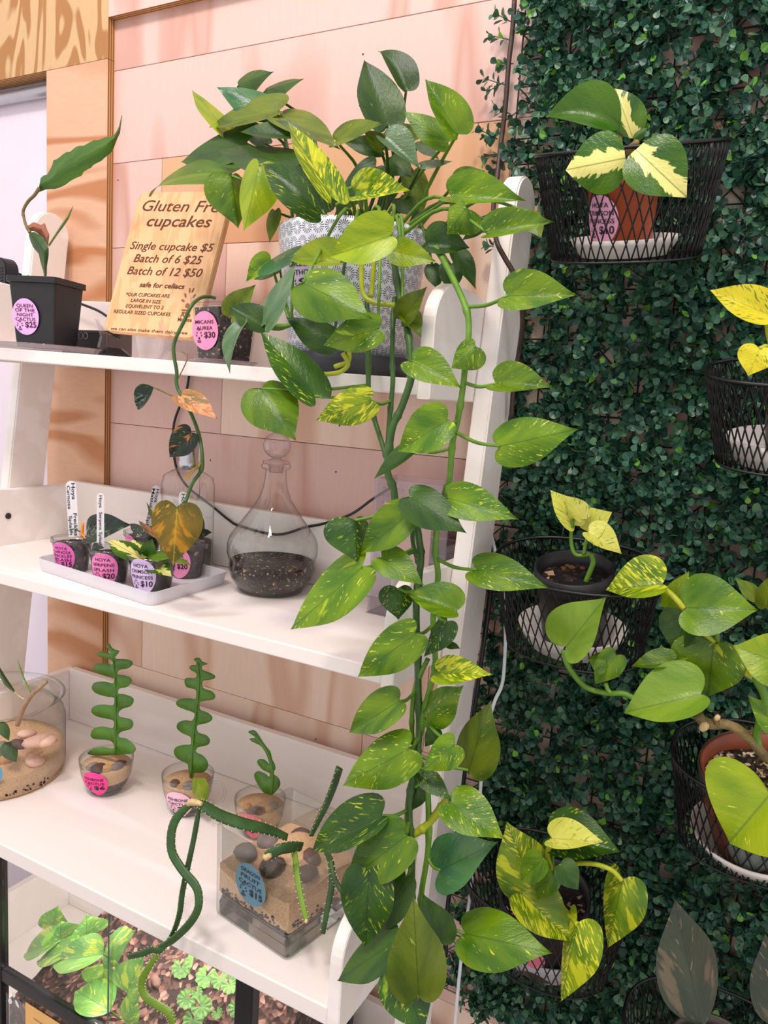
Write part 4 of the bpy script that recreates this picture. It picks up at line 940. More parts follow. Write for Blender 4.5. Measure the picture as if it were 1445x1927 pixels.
# ============================================================ middle shelf
def poly_slab(name, xy, z0, z1, mat, parent, bev=0.002):
    bm = bmesh.new(); f0 = bm.faces.new([bm.verts.new((x, y, z0)) for x, y in xy]); r = bmesh.ops.extrude_face_region(bm, geom=[f0])
    for v in [e for e in r['geom'] if isinstance(e, bmesh.types.BMVert)]: v.co.z = z1
    bmesh.ops.recalc_face_normals(bm, faces=bm.faces)
    if bev: bmesh.ops.bevel(bm, geom=list(bm.edges), offset=bev, segments=2, affect='EDGES')
    return bmo(name, bm, mat, parent)
TA = atz(66, 1072, Z2)[:2]; TB = atz(286, 1144, Z2)[:2]; TC = atz(432, 1098, Z2)[:2]; TD = TA + TC - TB
tr = thing('serving_tray', 'frosted plastic tray holding five small hoya cups', 'tray', ((TA[0] + TC[0]) / 2, (TA[1] + TC[1]) / 2, Z2))
def inset(P, d):
    c = sum(P) / 4; return [c + (p - c) * (1 - d / np.linalg.norm(p - c) * 1.35) for p in P]
def rnd(P, r=.018, n=5):
    out = []; m = len(P)
    for i in range(m):
        p, a, b = P[i], P[i - 1], P[(i + 1) % m]; u = (a - p) / np.linalg.norm(a - p); v = (b - p) / np.linalg.norm(b - p); s_, e_ = p + u * r, p + v * r
        for k in range(n + 1): t = k / n; out.append((1 - t) ** 2 * s_ + 2 * t * (1 - t) * p + t * t * e_)
    return out
Q = [TA, TB, TC, TD]; rows = [(rnd(inset(Q, .004)), 0.0008), (rnd(Q), .022), (rnd(inset(Q, .0025)), .022), (rnd(inset(Q, .006)), .004)]
vs, fs = [], []; n = len(rows[0][0])
for P_, z in rows: vs += [(p[0], p[1], Z2 + z) for p in P_]
for i in range(3):
    for kk in range(n): fs.append((i * n + kk, i * n + (kk + 1) % n, (i + 1) * n + (kk + 1) % n, (i + 1) * n + kk))
fs += [tuple(range(n - 1, -1, -1)), tuple(3 * n + kk for kk in range(n))]
pyd('tray_body', vs, fs, M_TRAYM, tr, smooth=False)
M_SOILH = granular('chunky_bark_soil', [(0, (36, 30, 30)), (0.6, (58, 46, 42)), (0.86, (96, 76, 62)), (0.95, (190, 160, 136))], 150)
def hoya_cup(name, label, px, py, rb, rt, h, rimpy=None, sticker=None, z=None, group='hoya cuttings in clear cups on the tray'):
    c = atz(px, py, Z2 + .005); t = thing(name, label, 'potted plant', (c[0], c[1], Z2 + .0045), group)
    prof = [(rb, 0.0), (rt - .001, h - .008), (rt + .0015, h - .007), (rt + .0015, h)]
    vs, fs = lathe_data([(0, 0)] + prof + [(rt - .0008, h), (rt - .0018, h - .008), (rb - .001, .001), (0, .001)], (c[0], c[1], Z2 + .005), 40)
    pyd('cup', vs, fs, M_CUP, t)
    lathe('soil', [(0, .0022), (rb - .0022, .0022), (rb + (rt - rb) * .84 - .0024, h * .84), (rb * .5, h * .88), (0, h * .86)], (c[0], c[1], Z2 + .005), M_SOILH, t, 32)
    if sticker:
        da, zc, w_, h_, rgb, lines, price = sticker
        S = cone_surf((c[0], c[1], Z2 + .005), zc, lambda z_: rb + (rt - rb) * z_ / h + .0004, cam_angle(c) + da)
        price_sticker(t, S, w_, h_, rgb, lines, price)
    return t, c
def label_stick(parent, base, tip, y, w, texts, mat=M_INK, yt=None):
    """white plastic plant label with handwriting running down its length."""
    a = aty(*base, y); b = aty(*tip, yt if yt else y); d = b - a; L = np.linalg.norm(d); d /= L; n = np.array([0, 0, CZ]) - a; n -= d * n.dot(d); n /= np.linalg.norm(n); s = np.cross(d, n)
    pr = [(-w / 2, 0), (w / 2, 0)] + [(w / 2 * math.cos(t), L - w / 2 + w / 2 * math.sin(t)) for t in np.linspace(0, math.pi, 11)]
    bm = bmesh.new(); f0 = bm.faces.new([bm.verts.new(Vector([float(q) for q in a + s * x + d * z])) for x, z in pr]); r = bmesh.ops.extrude_face_region(bm, geom=[f0])
    for v in [e for e in r['geom'] if isinstance(e, bmesh.types.BMVert)]: v.co -= Vector([float(q) for q in n * .0012])
    bmesh.ops.recalc_face_normals(bm, faces=bm.faces); st = bmo('label_stick', bm, M_STICK, parent)
    Dd = []
    for txt, f0_, f1_, off, hgt in texts:      # runs from the top (0) to the foot (1)
        vs, fs = fit_text(txt, L * f0_, L * f1_, 0, height=hgt, bold=.012)
        Dd.append(([tuple(a + d * (L - x) + s * (y_ + off) + n * .0006) for x, y_ in vs], fs))
    V, F = join(Dd); pyd('handwriting', V, F, mat, st, smooth=False); return st
M_PEN = plain('pen_ink', (40, 30, 70), .6)
rt = .0330; rb = .0250; hc = .057
h1, c1 = hoya_cup('hoya_cutting', 'hoya cup with orange tag and wide label stick at the tray left end', 136, 1072, rb, rt, hc, sticker=(-.62, .027, .044, .054, (240, 110, 190), ['HOYA', 'CARNOSA', 'FRECKLES', 'SPLASH'], '$15'))
label_stick(h1, (139, 1010), (133, 905), c1[1] + .004, .0165, [('Hoya', .04, .33, .0005, .0058), ('Carnosa', .08, .50, -.0068, .0052), ('Freckles', .58, .98, .0012, .0056), ('Splash', .62, .96, -.0062, .0050)], M_PEN)
tube('orange_tag', pxpath('L', [(365, 360), (356, 460)], c1[1] - .006), .0030, plain('orange_plastic', (240, 140, 30), .4), h1, 4)
tube('orange_tag', pxpath('L', [(385, 470), (362, 440), (350, 400)], c1[1] - .007), .0016, plain('orange_plastic', (240, 140, 30), .4), h1, 4)
for bu, bv, tu, tv in ((270, 420, 330, 425),): tube('stem', pxpath('L', [(260, 415), (300, 402), (345, 420)], c1[1]), .0012, M_STEMD, h1, 6)
h2, c2 = hoya_cup('hoya_cutting', 'hoya cup with pink twenty dollar sticker and narrow label stick, front middle of the tray', 207, 1094, rb, rt, hc, sticker=(-.38, .026, .046, .056, (246, 130, 192), ['HOYA', 'SERPENS', 'SPLASH'], '$20'))
label_stick(h2, (189, 1032), (189, 928), c2[1] + .004, .0115, [('Hoya', .04, .26, -.002, .0046), ('Serpens', .34, .66, -.002, .0046), ('Splash', .70, .96, -.002, .0046)], M_PEN)
leaf(h2, 'L', 390, 445, 715, 368, 125, 60, c2[1] + .035, 'splash', 'oval', name='leaf')
leaf(h2, 'L', 430, 545, 520, 535, 42, 20, c2[1], 'splash', 'oval'); leaf(h2, 'L', 640, 560, 570, 548, 15, 22, c2[1], 'splash', 'oval')
h3, c3 = hoya_cup('hoya_cutting', 'hoya cup with cream striped leaves and lilac sticker, frontmost on the tray', 286, 1108, .029, .0375, hc, sticker=(-.52, .027, .046, .060, (226, 200, 240), ['HOYA', 'CRIMSON', 'PRINCESS'], '$10'))
for row in ((805, 625, 550, 480, 62, 72, 'hoyav'), (830, 560, 712, 478, 30, 30, 'hoyav'), (825, 600, 860, 470, 58, 50, 'hoya'), (770, 625, 635, 580, 25, 32, 'hoya'), (845, 590, 1000, 610, 40, 38, 'green'), (830, 640, 1003, 742, 90, 52, 'hoyav'), (1000, 600, 1138, 662, 20, 24, 'green')):
    o, p, q = leaf(h3, 'L', *row[:6], c3[1] - .012, row[6], 'oval'); petiole(o, p, (c3[0], c3[1], Z2 + .005 + hc * .85), .0012, .0012, M_STEM)
h4, c4 = hoya_cup('hoya_cutting', 'hoya cup with leaning label stick at the back of the tray', 268, 1056, rb, rt, hc, sticker=(-.85, .034, .03, .04, (246, 150, 196), [], ''))
label_stick(h4, (277, 1010), (295, 914), c4[1] + .004, .0140, [('Hoya', .06, .32, .0008, .0052), ('Mathilde', .06, .58, -.0062, .0048), ('Splash', .60, .98, -.006, .0048)], M_PEN)
for row in ((790, 440, 705, 362, 30, 35), (795, 440, 890, 385, 28, 28), (720, 430, 800, 442, 25, 20)): leaf(h4, 'L', *row, c4[1] - .008, 'splash', 'oval')
h5, c5 = hoya_cup('hoya_cutting', 'hoya cup behind the large bronze leaf at the right of the tray', 352, 1083, rb * .95, rt * .93, hc * 1.06, sticker=(-.62, .028, .044, .056, (246, 150, 196), ['HOYA', 'KERRII'], '$20'))
label_stick(h5, (344, 1010), (344, 925), c5[1] + .004, .0130, [('Hoya', .05, .40, -.002, .0056)], M_PEN)
for row in ((925, 490, 765, 340, 22, 26, 'micpink'), (930, 470, 820, 205, 10, 18, 'green')): leaf(h5, 'L', *row[:6], c5[1] - .004, row[6], 'lance')
# ---- rectangular bottle
yb_ = 1.058; pb_ = aty(350, 1063, yb_); mq = mpp(pb_)
bo = thing('glass_bottle', 'flat shouldered clear glass bottle with silver cap and soil inside', 'bottle', (pb_[0], yb_, Z2))
hz = lambda py: aty(350, py, yb_)[2] - Z2
W_ = 51 * mq
prof = [(W_ * .86, .0008), (W_, .008), (W_, hz(912)), (W_ * .93, hz(896)), (W_ * .62, hz(886)), (W_ * .38, hz(880)), (W_ * .33, hz(868)), (W_ * .33, hz(862))]
vs, fs = lathe_data(prof, (pb_[0], yb_, Z2), 48, 1.0, .62, power=3.2); pyd('bottle_body', vs, fs, M_GLASS, bo)
vs, fs = lathe_data([(0, .004), (W_ * .92, .004), (W_ * .94, hz(1012)), (0, hz(1008))], (pb_[0], yb_, Z2), 40, 1.0, .62, power=3.2); pyd('soil', vs, fs, M_SOILH, bo)
lathe('cap', [(0, hz(830)), (W_ * .34, hz(830)), (W_ * .36, hz(836)), (W_ * .34, hz(866)), (W_ * .37, hz(868)), (W_ * .36, hz(881)), (0, hz(881))], (pb_[0], yb_, Z2), plain('silver_metal', (196, 198, 204), .25, .04, metal=.9), bo, 32)
leaf(bo, 'L', 1205, 470, 1190, 258, 34, 36, yb_, 'micdark', 'lance'); leaf(bo, 'L', 1200, 440, 1290, 425, 30, 22, yb_ - .004, 'micdark', 'lance')
# ---- decanter
yd = 1.03; pd_ = aty(510, 1100, yd); mq = mpp(pd_); hz = lambda py: max(.0008, aty(512, py, yd)[2] - Z2)
zero = Z2
de = thing('decanter', 'clear glass decanter with round stopper and dark soil in its belly', 'decanter', (pd_[0], yd, Z2))
W2 = lambda px: px / 2 * mq
prof = [(W2(96), .0008), (W2(118), .003), (W2(150), hz(1085)), (W2(160), hz(1068)), (W2(158), hz(1058)), (W2(160), hz(1053)), (W2(168), hz(1040)), (W2(168), hz(1023)), (W2(160), hz(1010)), (W2(138), hz(994)), (W2(114), hz(978)), (W2(86), hz(958)), (W2(60), hz(938)), (W2(46), hz(918)), (W2(40), hz(900)), (W2(38), hz(886)), (W2(38), hz(884)), (W2(52), hz(880)), (W2(54), hz(875)), (W2(50), hz(872))]
prof = [(0, .0008)] + prof
lathe('bottle_body', prof, (pd_[0], yd, Z2), M_GLASS, de, 56)
inn = [(0, .004), (W2(92), .004), (W2(114), .006), (W2(145), hz(1085)), (W2(154), hz(1066)), (W2(153), hz(1054)), (W2(60), hz(1052)), (0, hz(1055))]
lathe('soil', inn, (pd_[0], yd, Z2), M_SOIL, de, 48)
bl_ = [(0, hz(888)), (W2(26), hz(888)), (W2(28), hz(873)), (W2(50), hz(871)), (W2(50), hz(867)), (W2(30), hz(865)), (W2(18), hz(862))]
zc_ = (hz(812) + hz(862)) / 2; rr_ = (hz(812) - hz(862)) / 2
vs, fs = lathe_data(bl_, (pd_[0], yd, Z2), 40); 
vb, fb = lathe_data([(rr_ * 1.02 * math.sin(t), zc_ - rr_ * math.cos(t)) for t in np.linspace(.12, math.pi, 16)], (pd_[0], yd, Z2), 48)
vb = [(pd_[0] + (x - pd_[0]) * (1 + .035 * math.cos(16 * math.atan2(y - yd, x - pd_[0]))), yd + (y - yd) * (1 + .035 * math.cos(16 * math.atan2(y - yd, x - pd_[0]))), z) for x, y, z in vb]
V, F = join([(vs, fs), (vb, fb)]); pyd('stopper', V, F, glass('fluted_glass', (.95, .92, .95), .8), de)
S = cone_surf((pd_[0], yd, Z2), 0, lambda z: W2(168) + .0006, cam_angle(pd_) - .50)
a, f = fit_text('ARGEN', -.034, .034, hz(1035), height=.010); pyd('embossed_lettering', [S(u, v, .0006) for u, v in a], f, glass('embossed_glass', (.75, .75, .75), .9), de, smooth=False)
# ---- clear acrylic display case
ca = atz(690, 1152, Z2); cb = aty(838, 1100, ca[1] + .03)
ac = thing('acrylic_case', 'clear acrylic display case holding a printed beige card behind the trailing leaves', 'display case', (ca[0] + .07, ca[1] + .03, Z2))
x0c, x1c, y0c, y1c = ca[0], XR - .012, ca[1], min(ca[1] + .075, YB - .018); zt_ = aty(684, 896, y0c)[2]
for nm, lo, hi in (('front_panel', (x0c, y0c, Z2 + .001), (x1c, y0c + .003, zt_)), ('rear_panel', (x0c, y1c - .003, Z2 + .001), (x1c, y1c, zt_)), ('end_panel', (x0c, y0c + .0032, Z2 + .001), (x0c + .003, y1c - .0032, zt_)), ('end_panel', (x1c - .003, y0c + .0032, Z2 + .001), (x1c, y1c - .0032, zt_)), ('shelf_panel', (x0c + .0032, y0c + .0032, Z2 + .075), (x1c - .0032, y1c - .0032, Z2 + .078)), ('base_panel', (x0c, y0c - .004, Z2 + .0002), (x1c, y1c, Z2 + .001))):
    box(nm, lo, hi, M_ACRYL, ac)
cd = box('printed_card', (x0c + .012, y0c + .010, Z2 + .079), (x0c + .095, y0c + .0106, zt_ - .036), plain('beige_card', (222, 188, 166), .7, .04), ac)
a, f = fit_text('CHU', x0c + .034, x0c + .060, zt_ - .056, height=.011); pyd('lettering', [(x, y0c + .0096, z) for x, z in a], f, plain('card_ink', (120, 84, 76), .7), cd, smooth=False)
Dd = []
for i in range(3):
    for j in range(5):
        vs, fs = lathe_data([(0, .0008), (.0018, .0006), (.0022, 0)], (0, 0, 0), 10); Dd.append(([(x0c + .016 + j * .008 + x, y0c - .0002 - z, zt_ - .014 - i * .011 + y) for x, y, z in vs], fs))
V, F = join(Dd); pyd('embossed_dots', V, F, glass('acrylic_dots', (.8, .78, .8), .9), ac)
# ---- long cord along the wall behind the shelf
pts = pxpath('P', [(356, 706), (350, 738), (336, 770), (327, 800), (326, 840), (332, 880), (352, 915), (402, 955), (430, 978), (452, 990)], [1.143, 1.143, 1.143, 1.143, 1.143, 1.143, 1.12, 1.10, 1.10, 1.10]) + pxpath('P', [(520, 1006), (575, 992), (610, 985), (660, 968), (700, 940), (735, 918)], [1.10, 1.10, 1.102, 1.104, 1.105, 1.105])
tag(tube('power_cord', pts, .0024, M_BLACK, None, 8), 'black power cord running down the pink plywood and along the back of the middle shelf', 'cord')
# ============================================================ bottom shelf: terrarium bowl, fishbone cups, dragon fruit vase
def rock_data(c, r, seed, squash=(1, .8, .6), n=2):
    bm = bmesh.new(); bmesh.ops.create_icosphere(bm, subdivisions=n, radius=1.0); g = np.random.default_rng(seed); a = g.normal(0, 1, (4, 3)); b = g.uniform(0, 6, 4)
    vs = []
    rot = g.uniform(0, math.pi)
    for v in bm.verts:
        p = np.array(v.co); k = 1 + .10 * sum(math.sin(1.6 * p.dot(a[i]) + b[i]) for i in range(4)) / 1.5
        q = p * k * r * np.array(squash); x, y = rot2((q[0], q[1]), rot); vs.append((c[0] + x, c[1] + y, c[2] + q[2]))
    fs = [tuple(v.index for v in f.verts) for f in bm.faces]; bm.free(); return vs, fs
M_ROCKG = plain('grey_pebble', (128, 118, 114), .7, .2, 40, .3); M_ROCKT = plain('tan_pebble', (186, 140, 92), .6, .2, 40, .2)
M_ROCKB = plain('brown_pebble', (98, 72, 62), .5, .25, 50, .2); M_ROCKP = plain('pink_pebble', (222, 178, 158), .6, .1, 40, .2)
# --- big glass bowl at the left edge
wb_ = atz(-8, 1452, Z3); rad = 122 * mpp(wb_)
bc = (wb_[0], wb_[1], Z3)
bw = thing('glass_bowl', 'wide clear glass bowl terrarium with sand and pink pebbles at the left edge', 'terrarium', bc)
hb_ = aty(-8, 1310, wb_[1])[2] - Z3
prof = [(0, .0008), (rad * .90, .0008), (rad * .97, .006), (rad, .02), (rad, hb_ * .70), (rad * .97, hb_ * .78), (rad * .84, hb_ * .88), (rad * .83, hb_ * .91), (rad * .94, hb_ * .97), (rad * 1.0, hb_), (rad * .985, hb_ + .002), (rad * .92, hb_ * .98)]
lathe('bowl', prof, bc, M_GLASS, bw, 64)
def sand_fill(name, r, h0, h1, c, parent, dirn=(0, 1), amp=.3, mat=M_SAND, M=None):
    """sand filling with a sloping, lumpy top."""
    vs, fs = [], []; n, m = 40, 8; g = np.random.default_rng(5)
    ph = g.uniform(0, 6, 3)
    vs.append((c[0], c[1], c[2] + h0))
    for k in range(n): a = 2 * math.pi * k / n; vs.append((c[0] + r * math.cos(a), c[1] + r * math.sin(a), c[2] + h0))
    for k in range(n): fs.append((0, 1 + (k + 1) % n, 1 + k))
    tops = []
    for j in range(m, -1, -1):
        rr = r * j / m; ring = []
        for k in range(n if j else 1):
            a = 2 * math.pi * k / n; x, y = rr * math.cos(a), rr * math.sin(a)
            z = h1 * (1 + amp * (x * dirn[0] + y * dirn[1]) / r) + .035 * h1 * (math.sin(x / r * 7 + ph[0]) + math.sin(y / r * 6 + ph[1]))
            ring.append(len(vs)); vs.append((c[0] + x, c[1] + y, c[2] + z))
        tops.append(ring)
    for k in range(n): fs.append((1 + k, 1 + (k + 1) % n, tops[0][(k + 1) % n], tops[0][k]))
    for a, b in zip(tops[:-1], tops[1:]):
        for k in range(n):
            if len(b) == 1: fs.append((a[k], a[(k + 1) % n], b[0]))
            else: fs.append((a[k], a[(k + 1) % n], b[(k + 1) % n], b[k]))
    return pyd(name, vs, fs, mat, parent)
sand_fill('sand', rad * .975, .004, hb_ * .27, bc, bw, (.1, .9), .38)
for (px, py, s, m, sq, sd) in ((75, 1395, .026, M_ROCKP, (1.15, .8, .42), 3), (66, 1430, .019, M_ROCKP, (1.1, .8, .5), 4), (50, 1382, .018, M_ROCKP, (1, .8, .5), 5), (12, 1430, .016, M_ROCKT, (1, .9, .8), 6), (3, 1412, .018, M_ROCKG, (1, .9, .8), 7), (36, 1400, .016, M_ROCKB, (1, .8, .6), 8)):
    p = aty(px, py, wb_[1] + .012 if px > 40 else wb_[1] - .01); vs, fs = rock_data(p, s, sd, sq); pyd('pebble', vs, fs, m, bw)
cl = [(p, q) for p, q in zip([(36, 1523), (85, 1512), (12, 1530), (14, 1460), (60, 1508)], range(5))]
Dd = []
for (px, py), sd in cl:
    d = ray(px, py); 
    for j in range(7):
        a_ = cam_angle(bc) + (px - 20) * .011 + random.uniform(-.09, .09); z = (.012 if py > 1490 else .045) + random.uniform(-.004, .006)
        Dd.append(rock_data((bc[0] + rad * .972 * math.cos(a_), bc[1] + rad * .972 * math.sin(a_), Z3 + z), random.uniform(.002, .004), j + sd, n=1))
V, F = join(Dd); o = pyd('soil_specks', V, F, M_SOIL, bw); o['kind'] = 'stuff'
tube('stem', pxpath('O', [(210, 800), (240, 700), (290, 580), (380, 440), (470, 360), (560, 280)], wb_[1] + .012), [.0045, .0045, .004, .0035], plain('dry_stem', (172, 138, 110), .7, .2, 60), bw, 8)
strip_leaf('cactus_shoot', 'O', [(-30, 60), (5, 110), (60, 200), (120, 290), (180, 380)], [(-60, 120), (-10, 200), (50, 310), (120, 370), (170, 405)], wb_[1] - .02, LM['dark'], bw)
tube('cactus_shoot', pxpath('O', [(210, 15), (250, 120), (300, 260), (375, 405)], wb_[1] + .0), [.0008, .0014, .0016, .0012], M_STEM, bw, 6)
tube('root', pxpath('O', [(170, 400), (230, 450), (300, 490)], wb_[1] - .01), .0012, M_CREAM, bw, 6)
leaf(bw, 'O', 60, 1010, 200, 1250, 80, 90, wb_[1] - .03, 'dark', 'oval', name='cactus_pad'); leaf(bw, 'O', 0, 760, 110, 990, 60, 60, wb_[1] - .03, 'dark', 'oval', name='cactus_pad')
S = cone_surf(bc, 0.055, lambda z: rad + .0006, cam_angle(bc) - .06)
price_sticker(bw, S, .036, .044, (98, 158, 190), [], '', None, 'blue oval sticker')
# --- fishbone cups
def fishbone(parent, crop, outline, y, mid, name='fishbone_stem', th=.0028):
    P = [np.array(q, float) for q in outline]; pts = []
    CR = P + [P[0]]; m = len(P)
    for i in range(m):
        a, b, c, d = P[i - 1], P[i], P[(i + 1) % m], P[(i + 2) % m]
        for k in range(4):
            t = k / 4; pts.append(.5 * (2 * b + (c - a) * t + (2 * a - 5 * b + 4 * c - d) * t * t + (3 * b - a - 3 * c + d) * t ** 3))
    bm = bmesh.new(); vv = [bm.verts.new(Vector([float(q) for q in aty(*cp(crop, *q_), y)])) for q_ in pts]
    f0 = bm.faces.new(vv); r = bmesh.ops.extrude_face_region(bm, geom=[f0])
    for v in [e for e in r['geom'] if isinstance(e, bmesh.types.BMVert)]: v.co.y += th
    bmesh.ops.recalc_face_normals(bm, faces=bm.faces)
    bmesh.ops.bevel(bm, geom=[e for e in bm.edges if abs(e.verts[0].co.y - e.verts[1].co.y) < 1e-6], offset=.0009, segments=2, affect='EDGES')
    bmesh.ops.triangulate(bm, faces=[f for f in bm.faces if len(f.verts) > 4])
    st = bmo(name, bm, M_FISH, parent, True)
    tube('midrib', pxpath(crop, mid, y - .0005), [.0020, .0018, .0012], M_FISH, st, 6); return st
M_FISH = plain('fishbone_green', (74, 122, 30), .4, .22, 26, .15)
F1 = [(640, 695), (560, 700), (495, 690), (520, 662), (580, 652), (640, 660), (636, 625), (600, 610), (530, 605), (510, 578), (530, 545), (580, 535), (632, 545), (643, 522), (638, 500), (600, 490), (540, 475), (515, 448), (530, 420), (580, 410), (634, 415), (645, 390), (640, 370), (600, 365), (540, 345), (517, 314), (535, 285), (590, 280), (634, 290), (645, 268), (638, 252), (600, 250), (540, 225), (525, 200), (545, 178), (590, 176), (630, 184), (634, 166), (610, 150), (560, 138), (545, 122), (570, 110), (622, 120), (610, 95), (598, 72), (615, 66), (627, 85), (645, 98), (670, 105), (665, 122), (652, 135), (650, 150), (700, 152), (740, 163), (746, 184), (720, 205), (678, 212), (662, 225), (664, 240), (700, 245), (735, 260), (740, 286), (715, 311), (678, 318), (664, 334), (668, 350), (700, 352), (745, 370), (752, 395), (735, 420), (690, 435), (668, 455), (670, 478), (700, 485), (740, 497), (750, 525), (735, 550), (690, 562), (668, 580), (672, 598), (710, 603), (750, 635), (765, 665), (745, 688), (690, 692), (662, 698)]
F2 = [(1072, 822), (1064, 770), (1058, 745), (1010, 722), (984, 690), (990, 655), (1030, 640), (1076, 636), (1080, 612), (1074, 592), (1030, 572), (1000, 545), (1005, 515), (1040, 500), (1083, 502), (1098, 478), (1094, 456), (1050, 440), (1005, 420), (995, 396), (1020, 378), (1070, 375), (1103, 378), (1110, 350), (1104, 326), (1080, 318), (1050, 306), (1046, 262), (1100, 260), (1112, 244), (1106, 230), (1080, 215), (1070, 200), (1080, 188), (1108, 184), (1106, 166), (1095, 155), (1110, 144), (1130, 150), (1140, 165), (1172, 180), (1142, 192), (1144, 214), (1180, 228), (1212, 245), (1212, 262), (1185, 270), (1147, 276), (1141, 300), (1152, 320), (1195, 335), (1215, 360), (1205, 382), (1165, 388), (1132, 394), (1126, 416), (1132, 440), (1175, 458), (1198, 480), (1190, 505), (1150, 520), (1118, 527), (1111, 548), (1122, 570), (1165, 585), (1185, 612), (1175, 638), (1130, 650), (1112, 658), (1107, 680), (1145, 700), (1172, 735), (1170, 775), (1140, 796), (1098, 800), (1090, 826)]
F3 = [(815, 490), (770, 470), (722, 392), (715, 350), (740, 332), (788, 350), (812, 372), (818, 345), (770, 320), (735, 276), (745, 250), (785, 255), (815, 285), (808, 250), (790, 205), (758, 160), (700, 130), (683, 110), (722, 104), (700, 85), (674, 66), (690, 54), (718, 57), (742, 85), (770, 130), (795, 165), (822, 200), (834, 250), (850, 280), (856, 318), (838, 348), (872, 372), (890, 410), (880, 445), (840, 490)]
def punch_cup(name, label, px, py, w_rim, w_base, ptop, sticker, handle=None, seed=1):
    b = atz(px, py, Z3); mq_ = mpp(b); t = thing(name, label, 'potted plant', (b[0], b[1], Z3), 'fishbone cacti in little glass cups')
    h = aty(px + 2, ptop, b[1])[2] - Z3; R_, r_ = w_rim / 2 * mq_, w_base / 2 * mq_; c = (b[0], b[1], Z3)
    pr = [(0, .0006), (r_ * .92, .0006), (r_, .003), (r_ * 1.0, .006), (r_ + (R_ - r_) * .45, h * .25), (r_ + (R_ - r_) * .78, h * .52), (R_ * .98, h * .85), (R_, h), (R_ - .0012, h), (R_ * .96, h * .85)]
    lathe('cup', pr, c, M_GLASS, t, 44)
    rf = lambda z: float(np.interp(z, [.003, .006, h * .25, h * .52, h * .85, h], [r_, r_, r_ + (R_ - r_) * .45, r_ + (R_ - r_) * .78, R_ * .98, R_]))
    fz = [h * .13, h * .25, h * .40]
    lathe('soil', [(0, .006), (rf(.006) - .0025, .006)] + [(rf(z) - .0022, z) for z in fz] + [(0, h * .42)], c, M_SOIL, t, 36)
    lathe('sand', [(0, h * .405)] + [(rf(z) - .0022, z) for z in (h * .405, h * .55, h * .70, h * .78)] + [(R_ * .4, h * .82), (0, h * .82)], c, M_SAND, t, 36)
    g = np.random.default_rng(seed)
    for j in range(5):
        a_ = cam_angle(b) + (-1.0 + .55 * j) + g.uniform(-.1, .1); rr2 = R_ * .56
        vs, fs = rock_data((c[0] + rr2 * math.cos(a_), c[1] + rr2 * math.sin(a_), Z3 + h * .83), R_ * g.uniform(.22, .34), seed * 10 + j, (1, .8, .55)); pyd('pebble', vs, fs, (M_ROCKT, M_ROCKG, M_ROCKB)[(j + seed) % 3], t)
    da, zc, w_, h_, rgb, lines, price = sticker
    S = cone_surf(c, zc, lambda z: rf(min(max(z, .004), h)) + .0004, cam_angle(b) + da); price_sticker(t, S, w_, h_, rgb, lines, price)
    if handle is not None:
        d = np.array([math.cos(handle), math.sin(handle), 0]); o0 = np.array(c)
        tube('handle', [o0 + d * (R_ * .97) + np.array([0, 0, h * .80]), o0 + d * (R_ + .014) + np.array([0, 0, h * .80]), o0 + d * (R_ + .021) + np.array([0, 0, h * .58]), o0 + d * (R_ + .015) + np.array([0, 0, h * .32]), o0 + d * (rf(h * .3)) + np.array([0, 0, h * .28])], .0026, M_GLASS, t, 10, 6)
    return t, b, h
u1, b1, h1_ = punch_cup('fishbone_cactus', 'tall zigzag fishbone cactus in glass cup with hot pink sticker, left of the pair', 200, 1486, 98, 56, 1424, (-.50, .031, .048, .054, (246, 60, 150), ['FISHBONE', 'CACTUS'], '$6'), None, 1)
fishbone(u1, 'W', F1, b1[1], [(650, 690), (655, 540), (655, 400), (650, 250), (640, 150)])
u2, b2, h2_ = punch_cup('fishbone_cactus', 'tall zigzag fishbone cactus in handled glass cup with pale pink sticker', 352, 1524, 96, 54, 1454, (-.42, .029, .048, .056, (246, 196, 220), ['FISHBONE', 'CACTUS'], '$6'), math.radians(25), 2)
fishbone(u2, 'W', F2, b2[1], [(1080, 815), (1095, 600), (1115, 420), (1128, 280), (1122, 170)])
strip_leaf('young_shoot', 'V', [(305, 375), (290, 420), (300, 480), (340, 530), (370, 560)], [(380, 375), (405, 420), (408, 480), (390, 540), (375, 562)], b2[1] - .034, LM['lime'], u2)
u3, b3, h3_ = punch_cup('fishbone_cactus', 'small fishbone cactus in a glass cup tucked behind the square vase', 487, 1566, 96, 54, 1500, (-.40, .030, .048, .054, (244, 120, 150), ['FISHBONE', 'CACTUS'], '$6'), None, 3)
fishbone(u3, 'V', F3, b3[1] - .004, [(830, 485), (845, 380), (830, 260), (790, 170), (720, 80)])
# --- square vase
va = atz(538, 1812, Z3); vl = atz(402, 1718, Z3); sv = np.linalg.norm((vl - va)[:2])
t_ = (vl - va)[:2] / sv; nrm2 = np.array([-t_[1], t_[0]]); nrm2 = nrm2 if nrm2[1] > 0 else -nrm2
sv2 = sv * 1.02
corner = va[:2]; vc = corner + t_ * sv / 2 + nrm2 * sv2 / 2
hv = aty(541, 1632, va[1])[2] - Z3
vz = thing('square_vase', 'square clear glass vase of layered sand with a blue price sticker', 'vase', (vc[0], vc[1], Z3))
angv = math.atan2(-t_[1], -t_[0])
M_VASE = glass('vase_glass', (.93, .945, .93), .6)
rows = [(sv / 2 * .99, Z3 + .0006), (sv / 2, Z3 + .004), (sv / 2 * 1.03, Z3 + hv), (sv / 2 * 1.03 - .005, Z3 + hv), (sv / 2 - .005, Z3 + .03), (sv / 2 * .8, Z3 + .022)]
sq_pot('vase_body', rows, vc, angv, M_VASE, vz, .09)
bm = bmesh.new(); G = 22; hs = sv / 2 * .945
grid = {}
